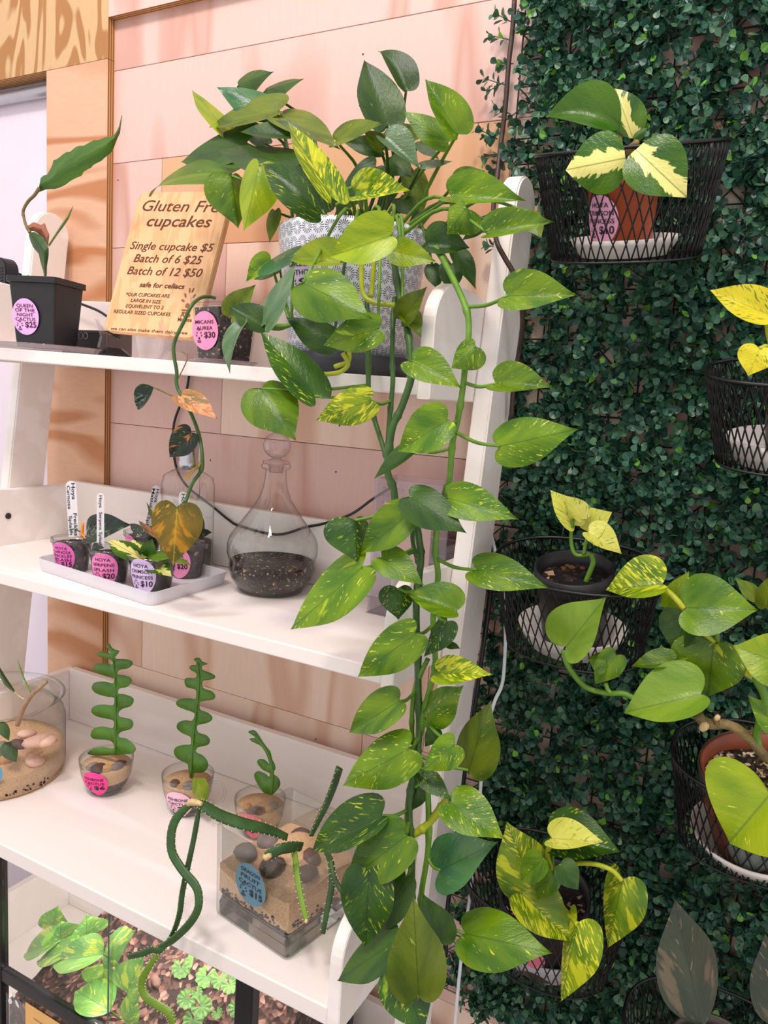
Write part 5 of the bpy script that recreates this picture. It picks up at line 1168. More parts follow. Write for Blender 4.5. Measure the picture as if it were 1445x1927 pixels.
for i in range(G + 1):
    for j in range(G + 1):
        u, v = (i / G * 2 - 1), (j / G * 2 - 1); x, y = rot2((u * hs, v * hs), angv)
        z = hv * .58 + .030 * math.exp(-((u - .05) ** 2 + (v - .2) ** 2) * 2.2) + .004 * math.sin(5 * u + 2) * math.sin(4 * v)
        grid[i, j] = bm.verts.new((vc[0] + x, vc[1] + y, Z3 + z))
for i in range(G):
    for j in range(G): bm.faces.new((grid[i, j], grid[i + 1, j], grid[i + 1, j + 1], grid[i, j + 1]))
ed = [grid[i, 0] for i in range(G + 1)] + [grid[G, j] for j in range(1, G + 1)] + [grid[i, G] for i in range(G - 1, -1, -1)] + [grid[0, j] for j in range(G - 1, 0, -1)]
lowv = [bm.verts.new((v.co.x, v.co.y, Z3 + .034 + .006 * abs(math.sin(k * .4)))) for k, v in enumerate(ed)]
n = len(ed)
for k in range(n): bm.faces.new((ed[k], lowv[k], lowv[(k + 1) % n], ed[(k + 1) % n]))
bm.faces.new(lowv)
sandv = bmo('sand', bm, M_SAND, vz)
m_, nt_, out_ = newmat('thick_glass'); B_ = NB(nt_); p_ = principled(B_, (.82, .82, .80), .03, .5); p_.inputs['Transmission Weight'].default_value = 1.0; p_.inputs['IOR'].default_value = 1.45; B_.l(p_.outputs[0], out_.inputs[0])
sq_pot('glass_base', [(sv / 2 * .955, Z3 + .0015), (sv / 2 * .965, Z3 + .018), (sv / 2 * .93, Z3 + .0272)], vc, angv, m_, vz, .09)
sq_pot('soil', [(sv / 2 * .90, Z3 + .028), (sv / 2 * .945, Z3 + .0335)], vc, angv, M_SOIL, vz, .09)
Dd = []
for j in range(90):
    s_ = random.choice([(-1, 0), (0, 1)]); u = random.uniform(-.9, .9) * hs
    x, y = (u, -hs) if s_[0] else (hs, u); x, y = rot2((x, y), angv); Dd.append(rock_data((vc[0] + x, vc[1] + y, Z3 + .037 + abs(random.gauss(0, .005))), random.uniform(.0016, .0034), j, n=1))
V, F = join(Dd); o = pyd('soil_specks', V, F, M_SOIL, vz); o['kind'] = 'stuff'
M_ROCKV = plain('purple_brown_pebble', (92, 74, 74), .5, .25, 60, .3)
for px, py, s_, m, sd in ((463, 1603, .018, M_ROCKG, 1), (515, 1630, .020, M_ROCKV, 2), (565, 1572, .014, M_ROCKV, 3), (585, 1615, .020, M_ROCKB, 4), (505, 1583, .020, M_ROCKG, 5), (575, 1645, .016, M_ROCKV, 7)):
    d = ray(px, py); p = atz(px, py, Z3 + hv * .66 + .002); vs, fs = rock_data(p, s_, sd + 40, (1, .85, .6)); pyd('pebble', vs, fs, m, vz)
axv = np.array([*(-t_), 0.0]); nv = np.array([*(-nrm2), 0.0]); tv_ = math.atan2(sv / 2 * .03, hv); ayv = np.array([nv[0] * math.sin(tv_), nv[1] * math.sin(tv_), math.cos(tv_)])
pst = aty(468, 1667, va[1] + .006); d = pst - np.array([va[0], va[1], 0]); 
uoff = d[:2].dot(-t_); p0 = np.array([va[0], va[1], 0]) + axv * uoff + nv * (.0008 + sv / 2 * .03 * (pst[2] - Z3) / hv); p0[2] = pst[2]
price_sticker(vz, flat_surf(p0, axv, ayv), .060, .060, (90, 130, 150), ['DRAGON', 'FRUIT', 'CACTUS'], '$15', None, 'dull blue oval price sticker')
# --- dragon fruit cactus: three-edged stems with pale spine dots
dg = thing('dragon_fruit_cactus', 'sprawling dragon fruit cactus stems growing out of the square vase and over the shelf edge', 'cactus', (vc[0], vc[1], Z3 + hv * .5))
M_DF = plain('dragon_fruit_green', (50, 84, 38), .42, .28, 40, .15); M_DFL = plain('dragon_fruit_fresh_green', (108, 142, 34), .42, .2, 40, .15); M_SPN = plain('pale_spine', (216, 206, 160), .7)
def df_stem(pts, ys, r, mat=M_DF, crop='V', tip=None):
    w = pxpath(crop, pts, ys); tw = random.uniform(0, 2)
    sh = lambda k, i: 1.0 if (k % 4) == 0 else (.60 if (k % 4) == 2 else .74)
    o = tube('stem', w, r, mat, dg, 12, 6, shape=sh)
    C = cat_rom(w, 6); Dd = []; rr = np.interp(np.linspace(0, 1, len(C)), np.linspace(0, 1, len(r) if hasattr(r, '__len__') else 1), r if hasattr(r, '__len__') else [r]) if hasattr(r, '__len__') else [r] * len(C)
    vv = o.data.vertices
    for i in range(1, len(C) - 1, 2):
        for k in (0, 4, 8):
            q = np.array(vv[i * 12 + k].co); n_ = q - C[i]; n_ /= np.linalg.norm(n_) + 1e-9; Dd.append(tube_data([q, q + n_ * .0022], [.0008, .0002], 4))
    V, F = join(Dd); sp = pyd('spines', V, F, M_SPN, o); sp['kind'] = 'stuff'
    return o
df_stem([(330, 552), (380, 580), (480, 640), (620, 690), (760, 722), (860, 752), (935, 785)], [.735, .74, .75, .765, .785, .80, .81], [.006, .0085, .0095, .0095, .0085, .007, .006])
df_stem([(290, 552), (240, 590), (185, 660), (158, 760), (165, 880), (235, 1000), (320, 1100), (345, 1180), (335, 1270), (270, 1370), (150, 1480), (40, 1535)], [.735, .732, .728, .724, .720, .716, .712, .71, .708, .706, .704, .702], [.004, .0062, .0068, .0068, .0068, .0066, .0064, .0062, .006, .006, .0056, .003])
df_stem([(340, 560), (322, 680), (300, 800), (265, 960), (225, 1150), (205, 1300), (160, 1430), (90, 1540)], [.737, .731, .726, .722, .722, .714, .71, .706], [.003, .0042, .0042, .0045, .0045, .0045, .004, .003])
df_stem([(1030, 835), (960, 838), (880, 855), (800, 900)], [.81, .79, .775, .765], [.007, .0085, .0085, .008])
df_stem([(990, 860), (1003, 960), (1025, 1120), (1050, 1240), (1075, 1345)], [.80, .785, .765, .752, .745], [.005, .0046, .0045, .0045, .0035], M_DFL)
df_stem([(1290, 310), (1255, 420), (1200, 560), (1150, 660), (1100, 765)], [.84, .84, .835, .83, .825], [.006, .006, .0055, .005, .004])
df_stem([(1160, 790), (1205, 880), (1240, 970), (1245, 1100), (1215, 1260), (1185, 1430)], [.83, .83, .80, .79, .775, .77], [.004, .005, .005, .0048, .0042, .0034])
df_stem([(1235, 930), (1258, 1040), (1290, 1110), (1345, 1210)], [.80, .785, .775, .765], [.003, .0036, .0036, .003])
df_stem([(905, 632), (868, 655), (828, 652), (775, 672), (700, 692)], [.704, .703, .702, .70, .70], [.0035, .0055, .005, .0055, .004], M_DF, 'X')
df_stem([(880, 655), (850, 690), (815, 745), (780, 810), (778, 870), (805, 920), (860, 955), (915, 990), (940, 1040), (945, 1090)], [.706, .704, .702, .702, .702, .702, .702, .702, .702, .702], [.003, .004, .005, .006, .0062, .0062, .006, .006, .0055, .0045], M_DFL, 'X')
for crop, pts, ys in (('V', [(265, 555), (300, 540), (360, 552)], .733), ('V', [(782, 905), (800, 912), (828, 900)], .762), ('V', [(1065, 1345), (1078, 1352)], .744)):
    tube('dry_tip', pxpath(crop, pts, ys), [.003, .005, .003] if len(pts) > 2 else .0028, M_CREAM, dg, 8)
# ============================================================ terrarium under the bottom shelf
M_TBLK = plain('black_frame', (20, 20, 24), .35, .1, 60)
ty = .765
zb_ = aty(80, 1878, ty)[2]            # dark crossbar of the front frame
xr_ = aty(446, 1880, ty)[0]; xl_ = aty(4, 1700, ty)[0]
tk = thing('glass_terrarium', 'black framed glass terrarium full of leafy plants standing below the bottom shelf', 'terrarium', ((xl_ + xr_) / 2, .9, Z4))
yb2 = 1.06; zt2 = Z3 - .045; zk = zb_ - .10
box('base_tray', (xl_ - .016, ty - .006, Z4 + .0005), (xr_ + .03, yb2, Z4 + .03), M_TBLK, tk, .003)
for lo, hi in (((xl_ - .016, ty - .006, Z4 + .03), (xl_, ty + .012, zt2)), ((xr_, ty - .006, Z4 + .03), (xr_ + .03, ty + .012, zt2)), ((xl_ - .016, yb2 - .016, Z4 + .03), (xl_, yb2, zt2)), ((xr_, yb2 - .016, Z4 + .03), (xr_ + .03, yb2, zt2))): box('post', lo, hi, M_TBLK, tk, .002)
box('crossbar', (xl_, ty - .004, zb_ - .012), (xr_, ty + .010, zb_ + .010), M_TBLK, tk, .002)
bm = bmesh.new()
for lo, hi in (((xl_ - .016, ty - .006, zt2), (xr_ + .03, ty + .012, zt2 + .012)), ((xl_ - .016, yb2 - .018, zt2), (xr_ + .03, yb2, zt2 + .012)), ((xl_ - .016, ty + .0121, zt2), (xl_ + .002, yb2 - .0181, zt2 + .012)), ((xr_, ty + .0121, zt2), (xr_ + .03, yb2 - .0181, zt2 + .012))): add_box(bm, lo, hi, .001, 1)
bmo('top_rim', bm, M_TBLK, tk)
M_TG = glass('terrarium_glass', (.95, .95, .95), .25)
xm_ = aty(205, 1800, ty)[0]
box('glass_door', (xl_ + .0005, ty, zb_ + .011), (xm_ + .006, ty + .003, zt2 - .001), M_TG, tk); box('glass_door', (xm_ - .002, ty + .004, zb_ + .011), (xr_ - .0005, ty + .007, zt2 - .001), M_TG, tk)
box('door_seam', (xm_ - .0012, ty - .0012, zb_ + .011), (xm_ + .0012, ty - .0002, zt2 - .001), plain('green_glass_edge', (70, 96, 86), .3), tk)
box('lower_glass', (xl_ + .0005, ty, Z4 + .031), (xr_ - .0005, ty + .003, zb_ - .013), M_TG, tk)
box('end_glass', (xr_ + .012, ty + .0125, Z4 + .031), (xr_ + .015, yb2 - .0165, zt2 - .001), M_TG, tk); box('rear_glass', (xl_ + .0005, yb2 - .006, Z4 + .031), (xr_ - .0005, yb2 - .003, zt2 - .001), M_TG, tk)
# earth bank that climbs towards the back right
bm = bmesh.new(); G, H = 36, 26; gv = {}; g = np.random.default_rng(9); ph = g.uniform(0, 6, 8)
def bank(u, v): return zk + .05 + .15 * v ** 1.2 * (.4 + .7 * u) + .06 * u + .012 * (math.sin(9 * u + ph[0]) * math.sin(7 * v + ph[1]) + math.sin(17 * u + ph[2]) * math.sin(15 * v + ph[3]))
XA, XB, YA, YB_ = xl_ + .002, xr_ + .010, ty + .010, yb2 - .008
for i in range(G + 1):
    for j in range(H + 1):
        u, v = i / G, j / H; gv[i, j] = bm.verts.new((XA + (XB - XA) * u, YA + (YB_ - YA) * v, bank(u, v)))
for i in range(G):
    for j in range(H): bm.faces.new((gv[i, j], gv[i + 1, j], gv[i + 1, j + 1], gv[i, j + 1]))
ed = [gv[i, 0] for i in range(G + 1)] + [gv[G, j] for j in range(1, H + 1)] + [gv[i, H] for i in range(G - 1, -1, -1)] + [gv[0, j] for j in range(H - 1, 0, -1)]
lw = [bm.verts.new((v.co.x, v.co.y, Z4 + .032)) for v in ed]; n = len(ed)
for k in range(n): bm.faces.new((ed[k], lw[k], lw[(k + 1) % n], ed[(k + 1) % n]))
bm.faces.new(lw)
bmo('earth', bm, granular('bark_earth', [(0, (52, 38, 34)), (.4, (84, 58, 52)), (.7, (122, 84, 74)), (.9, (164, 122, 108))], 120, bump=1.0), tk)
Dd = []
for j in range(60):
    u, v = random.uniform(.02, .98), random.uniform(.02, .95); Dd.append(rock_data((XA + (XB - XA) * u, YA + (YB_ - YA) * v, bank(u, v)), random.uniform(.005, .013), j, (1.5, .8, .5), 1))
V, F = join(Dd); o = pyd('bark_chips', V, F, plain('bark_brown', (122, 86, 76), .8, .4, 30, .5), tk); o['kind'] = 'stuff'
# printed parts
p = aty(20, 1868, ty - .0006)
Dd = []
for cx, cy, rx, ry, an in ((26, 1872, .0058, .0040, 1.2), (19, 1884, .0060, .0046, .9), (32, 1889, .0070, .0036, -.9)):
    c = aty(cx, cy, ty - .0008); v = [(0, 0)] + [(rx * math.cos(t), ry * math.sin(t)) for t in np.linspace(0, 2 * math.pi, 14, endpoint=False)]
    Dd.append(([(c[0] + a * math.cos(an) - b * math.sin(an), ty - .0008, c[2] + a * math.sin(an) + b * math.cos(an)) for a, b in v], [(0, 1 + k, 1 + (k + 1) % 14) for k in range(14)]))
V, F = join(Dd); pyd('leaf_emblem', V, F, plain('white_print', (214, 216, 224), .5), tk, smooth=False)
a_ = aty(48, 1890, ty - .001); b_ = aty(112, 1960, ty - .001)
tg_ = box('paper_label', (a_[0], ty - .0014, Z4 + .036), (aty(116, 1930, ty)[0], ty - .0006, a_[2] + .004), plain('kraft_label', (222, 172, 104), .7, .05), tk)
Dd = []
for s_, uu, vv_ in (('TERRARIUMS', 62, 1916),):
    c = aty(uu, vv_, ty - .002); vs, fs = fit_text(s_, c[0], c[0] + .036, c[2] - .002, height=.0032); Dd.append(([(x, ty - .0017, z) for x, z in vs], fs))
V, F = join(Dd); pyd('lettering', V, F, plain('brown_ink', (120, 80, 40), .7), tg_, smooth=False)
area_light('added_terrarium_fill', ((xl_ + xr_) / 2, .90, zt2 + .010), ((xl_ + xr_) / 2, .90, Z4), .55, 4.0, (1, .98, .94), .10)  # unseen fill light added under the lid to brighten the plants inside
# plants inside the terrarium
vp = thing('variegated_creeper', 'fresh lime and silver variegated creeper on the left inside the terrarium', 'plant', aty(150, 1850, .84))
TL_ = [(280, 555, 315, 415, 75, 72, .90), (330, 600, 330, 500, 90, 110, .87), (470, 575, 470, 465, 75, 110, .87), (330, 600, 140, 675, 40, 80, .85), (420, 640, 212, 712, 40, 62, .83), (565, 680, 300, 720, 60, 105, .81), (560, 690, 738, 547, 62, 75, .83), (570, 730, 560, 862, 75, 110, .83), (690, 890, 785, 678, 110, 70, .80), (600, 990, 415, 880, 75, 115, .80), (680, 1060, 745, 880, 55, 60, .80)]
for r in TL_: o, p, q = leaf(vp, 'X', *r[:7], 'terr', 'oval'); petiole(o, p, (p[0] + .01, p[1] + .02, p[2] - .03), .0016, .0012, M_STEM)
pw = thing('pennywort', 'scallop leaved pennywort creeping over the bark at the right inside the terrarium', 'plant', aty(380, 1850, .88))
LMP = leaf_mat('leaf_scalloped', (118, 160, 70), (78, 124, 50), amt=.8, rough=.4)
def scallop(px, py, rpx, y, ang):
    c = aty(px, py, y); r = rpx * mpp(c); n_ = np.array([0, 0, CZ]) - c; n_ /= np.linalg.norm(n_); n_ = n_ + np.array([0, 0, .5]); n_ /= np.linalg.norm(n_); u = np.cross([0, 0, 1.], n_); u /= np.linalg.norm(u); w = np.cross(n_, u)
    vs, uv, fs = [c], [(0, .5)], []; m = 48
    for ring in (.5, .85, 1.0):
        for k in range(m):
            t = ang + .35 + (2 * math.pi - .7) * k / (m - 1); q = ring * (1 + (.07 * math.cos(t * 11) if ring > .6 else 0)); z = .12 * math.cos(t * 11) * ring * .4 + .10 * ring
            vs.append(c + (u * math.cos(t) + w * math.sin(t)) * r * q + n_ * r * z); uv.append((ring, .5 + .5 * math.sin(t)))
    for k in range(m - 1):
        fs.append((0, 1 + k, 2 + k))
        for i in range(2): a = 1 + i * m + k; fs.append((a, a + m, a + m + 1, a + 1))
    o = pyd('leaf', vs, fs, LMP, pw, uvs=uv); petiole(o, c, c + np.array([.004, .012, -.03]), .0011, .0009, M_STEM)
for u, v, r, y, a in ((985, 760, 50, .90, 1.5), (1050, 715, 38, .92, 1), (940, 740, 30, .91, 2), (1120, 805, 55, .90, 1.2), (1105, 880, 40, .89, 1.4), (1200, 820, 50, .90, 1.8), (1250, 845, 48, .88, 2.2), (1015, 925, 50, .85, .6), (1095, 965, 55, .84, 2.6), (1070, 890, 30, .87, 2), (1180, 1000, 30, .86, 2), (1290, 975, 50, .84, 1.8), (1050, 1040, 55, .84, 1.6), (940, 1035, 45, .84, 1.5), (1310, 1040, 40, .84, 1.5), (890, 1060, 40, .85, 1)):
    scallop(*cp('X', u, v), r / 2.89, y, a)
# ============================================================ wire baskets on the hedge
M_WIRE = plain('black_wire', (13, 13, 14), .4, .1, 60, spec=.45)
TILT = math.radians(17)
def oval(w, d, z, n=56, p=2.35):
    out = []
    for k in range(n):
        a = 2 * math.pi * k / n; c, s = math.cos(a), math.sin(a); out.append((w / 2 * math.copysign(abs(c) ** (2 / p), c), d / 2 * math.copysign(abs(s) ** (2 / p), s), z))
    return out
def basket(label, rim_px, Y, wpx_top, wpx_bot, hpx, dr=.68, tilt=TILT, n=54):
    """rim_px: middle of the rim; Y: its distance; widths and height in photo pixels."""
    c = aty(*rim_px, Y); m = mpp(c); W, Wb, H = wpx_top * m, wpx_bot * m, hpx * m
    M = Matrix.Translation([float(q) for q in c]) @ Matrix.Rotation(tilt, 4, 'X') @ Matrix.Translation((0, 0, -H))
    t = thing('wire_basket', label, 'basket', tuple(M @ Vector((0, 0, 0))), 'black wire mesh baskets on the hedge')
    ring = lambda w, z: [np.array(q) for q in oval(w, w * dr, z)]
    def loop(w, z, r): P = ring(w, z); vs, fs = tube_data(P + [P[0], P[1]], r, 6); return vs, fs
    V, F = join([loop(W, H, .0024)]); pyd('rim', V, F, M_WIRE, t, M=M)
    V, F = join([loop(Wb, 0, .0018), loop(Wb * .55, -.0005, .0008), loop(Wb * .28, -.0005, .0008)]); 
    D_ = [(V, F)]
    for k in range(10):
        a = math.pi * k / 10; P = oval(Wb, Wb * dr, 0, 20)[k]; D_.append(tube_data([np.array(P), -np.array(P) * np.array([1, 1, -1])], .0008, 4))
    V, F = join(D_); pyd('floor_wires', V, F, M_WIRE, t, M=M)
    D_ = []; K = 9; top, bot = oval(W, W * dr, H, n * 4), oval(Wb, Wb * dr, 0, n * 4); N4 = n * 4
    for i in range(n):
        for sg in (-1, 1):
            P = []
            for k in range(K + 1):
                f = k / K; j = (i * 4 + sg * f * 4 * 3.0); j0 = int(math.floor(j)); g_ = j - j0
                A = lambda L_: np.array(L_[j0 % N4]) * (1 - g_) + np.array(L_[(j0 + 1) % N4]) * g_
                P.append(A(bot) * (1 - f) + A(top) * f)
            D_.append(tube_data(P, .0011, 3))
    V, F = join(D_); pyd('mesh', V, F, M_WIRE, t, M=M)
    hk = [(-W * .18, W * dr / 2 - .002, H), (-W * .18, W * dr / 2 + .008, H + .012), (-W * .18, W * dr / 2 + .016, H + .006)]
    for sg in (1, -1): tube('hook', [(x * sg, y, z) for x, y, z in hk], .0016, M_WIRE, t, 6, 4, M=M)
    return t, M, W, Wb, H, m
def saucer(label, M, z, r, h, mat, dx=0, dy=0, sy=.76):
    p = M @ Vector((dx, dy, z)); t = thing('plant_saucer', label, 'saucer', tuple(p))
    lathe('dish', [(0, 0), (r * .80, 0), (r * .96, h * .7), (r, h), (r - .003, h), (r * .78, .004), (0, .004)], (dx, dy, z), mat, t, 48, sy=sy, M=M); return t
def round_pot(parent, M, z, rb, rt, h, mat, soil, dx=0, dy=0, lip=.004):
    lathe('pot', [(0, 0), (rb, 0), (rt - lip * .7, h * .78), (rt, h * .79), (rt + .0008, h), (rt - .003, h), (rt - .005, h * .80), (rt - .006, h * .6)], (dx, dy, z), mat, parent, 48, M=M)
    vs, fs = [], []; g = np.random.default_rng(int(rt * 1e5)); R_ = rt - .0055; n = 30
    vs.append((dx, dy, z + h * .84))
    for r_ in (.35, .7, 1.0):
        for k in range(n): a = 2 * math.pi * k / n; vs.append((dx + R_ * r_ * math.cos(a), dy + R_ * r_ * math.sin(a), z + h * .82 + g.uniform(-.002, .003)))
    for k in range(n):
        fs.append((0, 1 + k, 1 + (k + 1) % n))
        for i in range(2): a, b = 1 + i * n + k, 1 + i * n + (k + 1) % n; fs.append((a, a + n, b + n, b))
    pyd('soil', vs, fs, soil, parent, M=M)
def rr_of(rb, rt, h): return lambda z: rb + (rt - rb) * min(1, max(0, z / h))
# ---- top basket: waxy princess in terracotta
t1, M1, W1, Wb1, H1, m1 = basket('black wire mesh basket at the top right, holding a terracotta coloured pot', (1184, 278), 1.0, 350, 282, 196)
saucer('white oval saucer under the terracotta coloured pot', M1, .0026, 104 * m1, .022, M_WCER, 0, -.006)
hy = thing('hoya_plant', 'waxy cream hearted hoya in a terracotta coloured plastic pot', 'potted plant', tuple(M1 @ Vector((0, -.012, .008))))
M_TERRA = plain('terracotta_plastic', (176, 82, 42), .45, .08, 30)
zp, rb1, rt1, hp1 = .0068, 56 * m1, 70 * m1, 150 * m1
round_pot(hy, M1, zp, rb1, rt1, hp1, M_TERRA, M_SOIL, -.004, -.004)
S = cone_surf((-.004, -.004, zp), hp1 * .42, rr_of(rb1 + .001, rt1 + .001, hp1), -math.pi / 2 + .16 - .62, M1)
price_sticker(hy, S, 74 * m1, 92 * m1, (236, 168, 204), ['HOYA', 'CRIMSON', 'PRINCESS'], '$10', None, 'pink oval price sticker')
yh = float((M1 @ Vector((0, -.02, H1)))[1])
for r in ((580, 350, 145, 285, 45, 175, -.03, 'hoya', 'oval', 0.1), (655, 405, 552, 112, 70, 110, .0, 'hoyav', 'oval', 0), (612, 520, 262, 590, 165, 160, -.125, 'hoyav', 'oval', 0), (672, 470, 972, 752, 172, 152, -.13, 'hoyav', 'oval', 0), (660, 410, 740, 340, 20, 30, -.01, 'hoya', 'oval', 0)):
    leaf(hy, 'J', r[0], r[1], r[2], r[3], r[4], r[5], yh + r[6], r[7], r[8], side=r[9], bow=.10, cup=.14)
tube('stem', pxpath('J', [(610, 530), (628, 480), (660, 445), (680, 430), (665, 420)], [yh, yh - .01, yh - .015, yh - .015, yh - .01]), [.0045, .005, .004, .003, .002], M_WOODY, hy, 8)
tube('stem', pxpath('J', [(580, 510), (582, 440), (575, 360)], yh - .01), .0026, M_WOODY, hy, 8)
# ---- middle basket: marble queen in black pot
t2, M2, W2_, Wb2, H2, m2 = basket('black wire mesh basket beside the shelf leg with a black pot inside', (1083, 1062), .99, 312, 262, 175)
saucer('white saucer showing through the mesh below the black pot', M2, .0026, 104 * m2, .03, M_WCER, -.002, -.006)
mqn = thing('marble_pothos', 'young cream marbled pothos in a round black pot in the middle basket', 'potted plant', tuple(M2 @ Vector((0, -.006, .009))))
round_pot(mqn, M2, .0068, 56 * m2, 73 * m2, 164 * m2, M_BLACKP, granular('bark_potting_mix', [(0, (24, 20, 20)), (.6, (50, 38, 34)), (.86, (120, 74, 44)), (.94, (186, 150, 122))], 150), .0, -.006)
pc = M2 @ Vector((.010, -.014, 164 * m2 * .84 + .0068)); ym = pc[1]
for r in ((545, 268, 432, 103, 42, 72, -.0, 'cream'), (578, 238, 496, 128, 24, 60, -.006, 'cream'), (606, 296, 722, 205, 95, 50, .006, 'cream'), (612, 302, 767, 402, 78, 32, -.012, 'cream')):
    leaf(mqn, 'K', *r[:6], ym + r[6], r[7])
tube('stem', pxpath('K', [(538, 240), (530, 310), (534, 370), (552, 405), (590, 408), (622, 402)], ym - .004), .0026, M_STEM, mqn, 8); tube('stem', pxpath('K', [(614, 312), (598, 350), (588, 405)], ym - .006), .0024, M_STEM, mqn, 8)
tube('stem', pxpath('K', [(622, 400), (632, 440), (615, 490), (598, 532)], ym - .008), .0034, M_STEM, mqn, 8)
# ---- right edge, mid height: yellow leaved pothos
t3, M3_, W3, Wb3, H3, m3 = basket('black wire mesh basket cut by the right edge of the picture at mid height', (1500, 700), .99, 322, 252, 180)
saucer('white saucer inside the basket at the right edge', M3_, .0026, 104 * m3, .03, M_WCER, -.004, -.008)
yp = thing('neon_pothos', 'bright yellow leaved pothos at the right edge of the picture', 'potted plant', tuple(M3_ @ Vector((0, -.006, .009))))
round_pot(yp, M3_, .0068, 52 * m3, 70 * m3, 150 * m3, M_BLACKP, M_SOIL, .01, -.006)
pc = M3_ @ Vector((0, -.01, 150 * m3 * .84)); y3 = pc[1]
leaf(yp, 'S', 742, 412, 248, 205, 105, 175, y3 - .03, 'yellow'); leaf(yp, 'S', 668, 700, 570, 930, 135, 145, y3 - .05, 'yellow'); leaf(yp, 'S', 760, 420, 1000, 330, 150, 90, y3 - .02, 'yellow')
tube('stem', pxpath('S', [(735, 410), (735, 520), (760, 660), (840, 860)], [y3 - .03, y3 - .02, y3 - .01, y3]), .003, M_STEMY, yp, 8); tube('stem', pxpath('S', [(668, 700), (740, 690), (820, 860)], [y3 - .05, y3 - .04, y3]), .0026, M_STEMY, yp, 8)
# ---- lower right basket: big pale pothos
t4, M4, W4, Wb4, H4, m4 = basket('black wire mesh basket at the lower right with a brown pot and big green leaves', (1448, 1440), .975, 346, 290, 205)
saucer('white rimmed saucer below the terracotta pot in the lower right basket', M4, .0026, 120 * m4, .024, M_WCER, -.004, -.008, .84)
jp = thing('jade_pothos', 'large plain green pothos with broad leaves climbing left from the lower right basket', 'potted plant', tuple(M4 @ Vector((0, -.006, .009))))
round_pot(jp, M4, .0068, 72 * m4, 112 * m4, 190 * m4, plain('red_brown_pot', (140, 70, 46), .5, .15, 30), M_SOILP, -.004, -.010)
lathe('pot_collar', [(113 * m4, 150 * m4), (116 * m4, 190 * m4), (114.5 * m4, 192 * m4), (112.8 * m4, 152 * m4)], (-.004, -.010, .0072), plain('smoky_plastic', (84, 72, 66), .3, .1), jp, 48, M=M4)
S = cone_surf((-.004, -.010, .0068), 60 * m4, rr_of(72 * m4 + .001, 112 * m4 + .001, 190 * m4), -math.pi / 2 - .05, M4)
price_sticker(jp, S, 84 * m4, 96 * m4, (112, 120, 112), [], '', None, 'grey green oval price sticker')
pc = M4 @ Vector((0, -.02, 190 * m4 * .85)); y4 = pc[1]
for r in (('T', 505, 280, -2, 332, 95, 262, .93, 'yvar'), ('T', 558, 480, 742, 160, 95, 112, .97, 'lime'), ('T', 722, 490, 1358, 512, 300, 232, .915, 'green'), ('T', 720, 560, 620, 890, 110, 205, .94, 'dark'),
          ('T', 960, 812, 912, 1282, 255, 335, .93, 'var'), ('T', 850, 1262, 158, 1428, 155, 318, .895, 'pale'), ('T', 600, 985, 222, 1015, 30, 135, .92, 'green'), ('T', 1620, 1010, 1132, 832, 215, 240, .89, 'lime'),
          ('T', 1560, 1590, 1258, 1268, 105, 125, .90, 'green'), ('T', 1430, 492, 1500, 170, 105, 125, .95, 'olive'), ('T', 1340, 400, 1150, 222, 60, 70, .965, 'olive'), ('R', 802, 640, 572, 912, 195, 318, .87, 'lime'),
          ('K', 508, 832, 694, 600, 146, 86, .905, 'pale'), ('K', 740, 872, 640, 1006, 62, 62, .90, 'green'), ('K', 690, 900, 606, 885, 60, 40, .895, 'green')):
    leaf(jp, *r[:7], r[7], r[8], bow=.09, cup=.14)
for c, pts, ys, r, m in (('T', [(515, 320), (580, 370), (640, 430), (700, 500)], [.93, .925, .92, .918], .0036, M_STEMY), ('T', [(850, 700), (900, 750), (960, 810)], .935, .0042, M_STEMY), ('T', [(985, 700), (990, 760), (985, 830)], .937, .003, M_STEM), ('T', [(700, 500), (850, 700)], [.925, .935], .0036, M_STEMY),
        ('T', [(990, 830), (1100, 960), (1240, 1060), (1330, 1110)], [.93, .92, .91, .90], .0048, M_STEMY), ('T', [(1330, 1110), (1420, 1300), (1380, 1480), (1340, 1650)], [.90, .90, .91, .92], .0045, M_STEM),
        ('T', [(820, 1450), (880, 1520), (960, 1535), (1060, 1530), (1170, 1570), (1280, 1660), (1370, 1760), (1450, 1850)], [.90, .905, .91, .91, .91, .915, .92, .93], .0058, M_WOODY), ('T', [(975, 1470), (985, 1500), (990, 1530)], .905, .003, M_WOODY),
        ('T', [(1370, 1760), (1345, 1650), (1360, 1560), (1420, 1480), (1500, 1500)], [.92, .915, .91, .90, .90], .0042, M_STEM),
        ('K', [(497, 848), (505, 895), (530, 945), (575, 1000), (620, 1030), (700, 1048), (772, 1050), (830, 1075), (900, 1100)], [.905, .905, .905, .906, .908, .91, .91, .91, .91], .0036, M_STEM), ('K', [(690, 1000), (700, 1030), (715, 1048)], .902, .0026, M_STEM),
        ('K', [(900, 1100), (1000, 1130), (1120, 1160), (1200, 1195)], .915, .0036, M_STEM)):
    tube('vine', pxpath(c, pts, ys), r, m, jp, 8)
for u, v in ((872, 1553), (992, 1472)):
    p = aty(*cp('T', u, v), .898); pyd('cut_end', *rock_data(p, .0062 if u < 900 else .0038, 3, (1, .7, 1), 2), M_CREAM, jp)
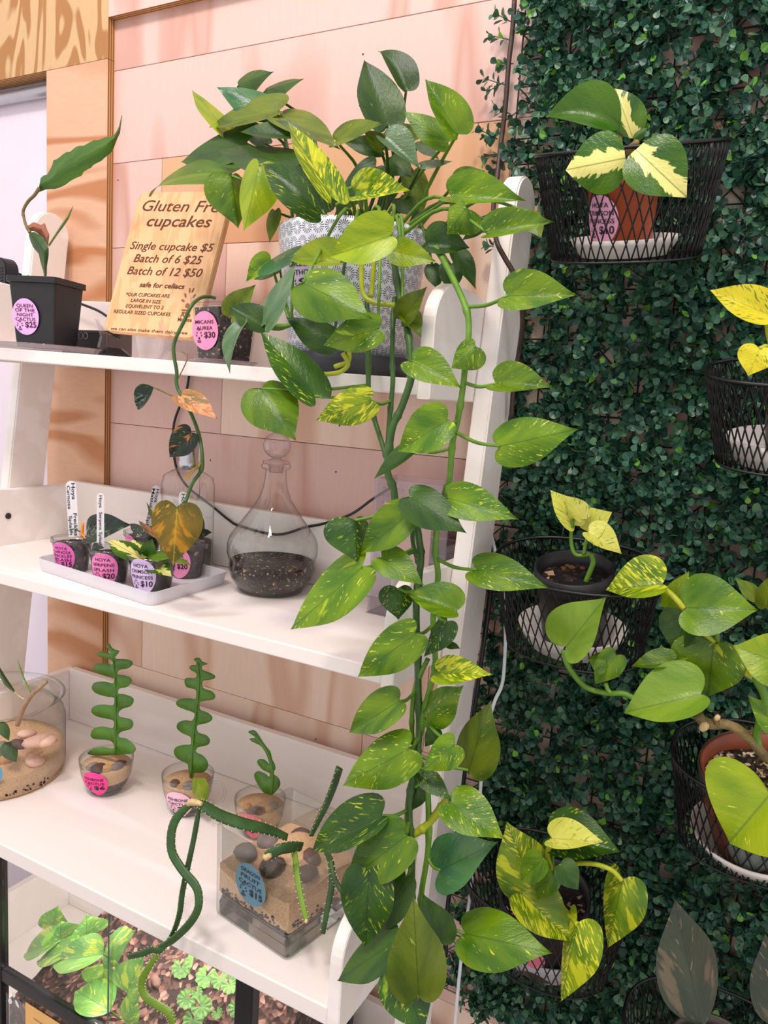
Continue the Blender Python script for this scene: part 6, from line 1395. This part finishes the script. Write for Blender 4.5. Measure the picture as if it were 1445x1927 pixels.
# ---- lower middle basket: gold marbled pothos
t5, M5, W5, Wb5, H5, m5 = basket('black wire mesh basket low down beside the trailing vine, holding a black pot', (1028, 1655), .975, 318, 240, 200)
saucer('pale grey white saucer around the black pot in the lowest full basket', M5, .0026, 94 * m5, .045, plain('grey_white_plastic', (198, 198, 206), .4, .04), .0, -.008)
gp = thing('marbled_pothos', 'gold and green marbled pothos in a black pot, lowest full basket', 'potted plant', tuple(M5 @ Vector((0, -.006, .009))))
round_pot(gp, M5, .0068, 62 * m5, 84 * m5, 168 * m5, M_BLACKP, granular('dark_mix', [(0, (24, 20, 20)), (.7, (50, 40, 36)), (.92, (150, 120, 96)), (.97, (206, 186, 160))], 200), .0, -.008)
S = cone_surf((0, -.008, .0068), 78 * m5, rr_of(62 * m5 + .001, 84 * m5 + .001, 168 * m5), -math.pi / 2 - .08, M5)
price_sticker(gp, S, 60 * m5, 64 * m5, (244, 130, 150), [], '', None, 'pink oval price sticker')
for r in ((930, 428, 815, 142, 120, 105, .865, 'yvar'), (878, 440, 1086, 642, 112, 82, .855, 'yvar'), (966, 300, 874, 390, 48, 60, .845, 'green'), (1008, 365, 942, 466, 44, 44, .85, 'green'), (1040, 325, 1113, 427, 55, 45, .85, 'dark'),
          (1005, 215, 1219, 228, 82, 36, .875, 'cream'), (1008, 205, 1290, 270, 125, 70, .905, 'dvar'), (1292, 388, 1233, 662, 108, 62, .885, 'yvar'), (1108, 566, 1040, 882, 112, 42, .845, 'yvar')):
    leaf(gp, 'H', *r[:6], r[6], r[7])
for pts, ys, rad_ in (([(1005, 218), (985, 280), (1000, 340), (1000, 420)], [.875, .875, .885, .90], .0032), ([(1012, 222), (1006, 300), (1010, 350)], [.90, .89, .885], .0026), ([(1292, 388), (1250, 345), (1180, 320), (1100, 318), (1040, 340), (1010, 400)], [.885, .885, .885, .885, .89, .90], .003), ([(1108, 568), (1090, 545), (1050, 500), (1010, 430)], [.845, .86, .88, .90], .003), ([(930, 428), (970, 430), (1005, 430)], [.865, .88, .90], .003), ([(880, 440), (940, 445), (1000, 440)], [.856, .88, .90], .003), ([(966, 300), (990, 330), (1000, 400)], [.845, .87, .89], .002), ([(1040, 325), (1015, 345), (1003, 400)], [.85, .87, .89], .002)):
    tube('stem', pxpath('H', pts, ys), rad_, M_STEMY if rad_ > .0028 else M_STEM, gp, 8)
# ---- dusky plant at the bottom right corner
t6, M6, W6, Wb6, H6, m6 = basket('black wire mesh basket cut by the bottom edge of the picture', (1345, 1962), .975, 330, 270, 190)
dp = thing('dusky_aglaonema', 'dusky grey green broad leaved plant at the bottom right corner', 'potted plant', tuple(M6 @ Vector((0, -.006, .009))))
round_pot(dp, M6, .0026, 62 * m6, 82 * m6, 170 * m6, plain('smoky_plastic', (62, 54, 50), .3, .1), M_SOIL, .0, -.01)
leaf(dp, 'R', 420, 1940, 264, 1225, 175, 150, .90, 'dusk', 'lance', bow=.05); leaf(dp, 'R', 880, 1960, 768, 1420, 130, 130, .90, 'dusk', 'lance'); 
for u in (420, 880): tube('stem', pxpath('R', [(u, 1940), (u + (470 - u) * .3, 2040), (u + (500 - u) * .7, 2120)], [.90, .90, .91]), .004, M_STEMD, dp, 8)
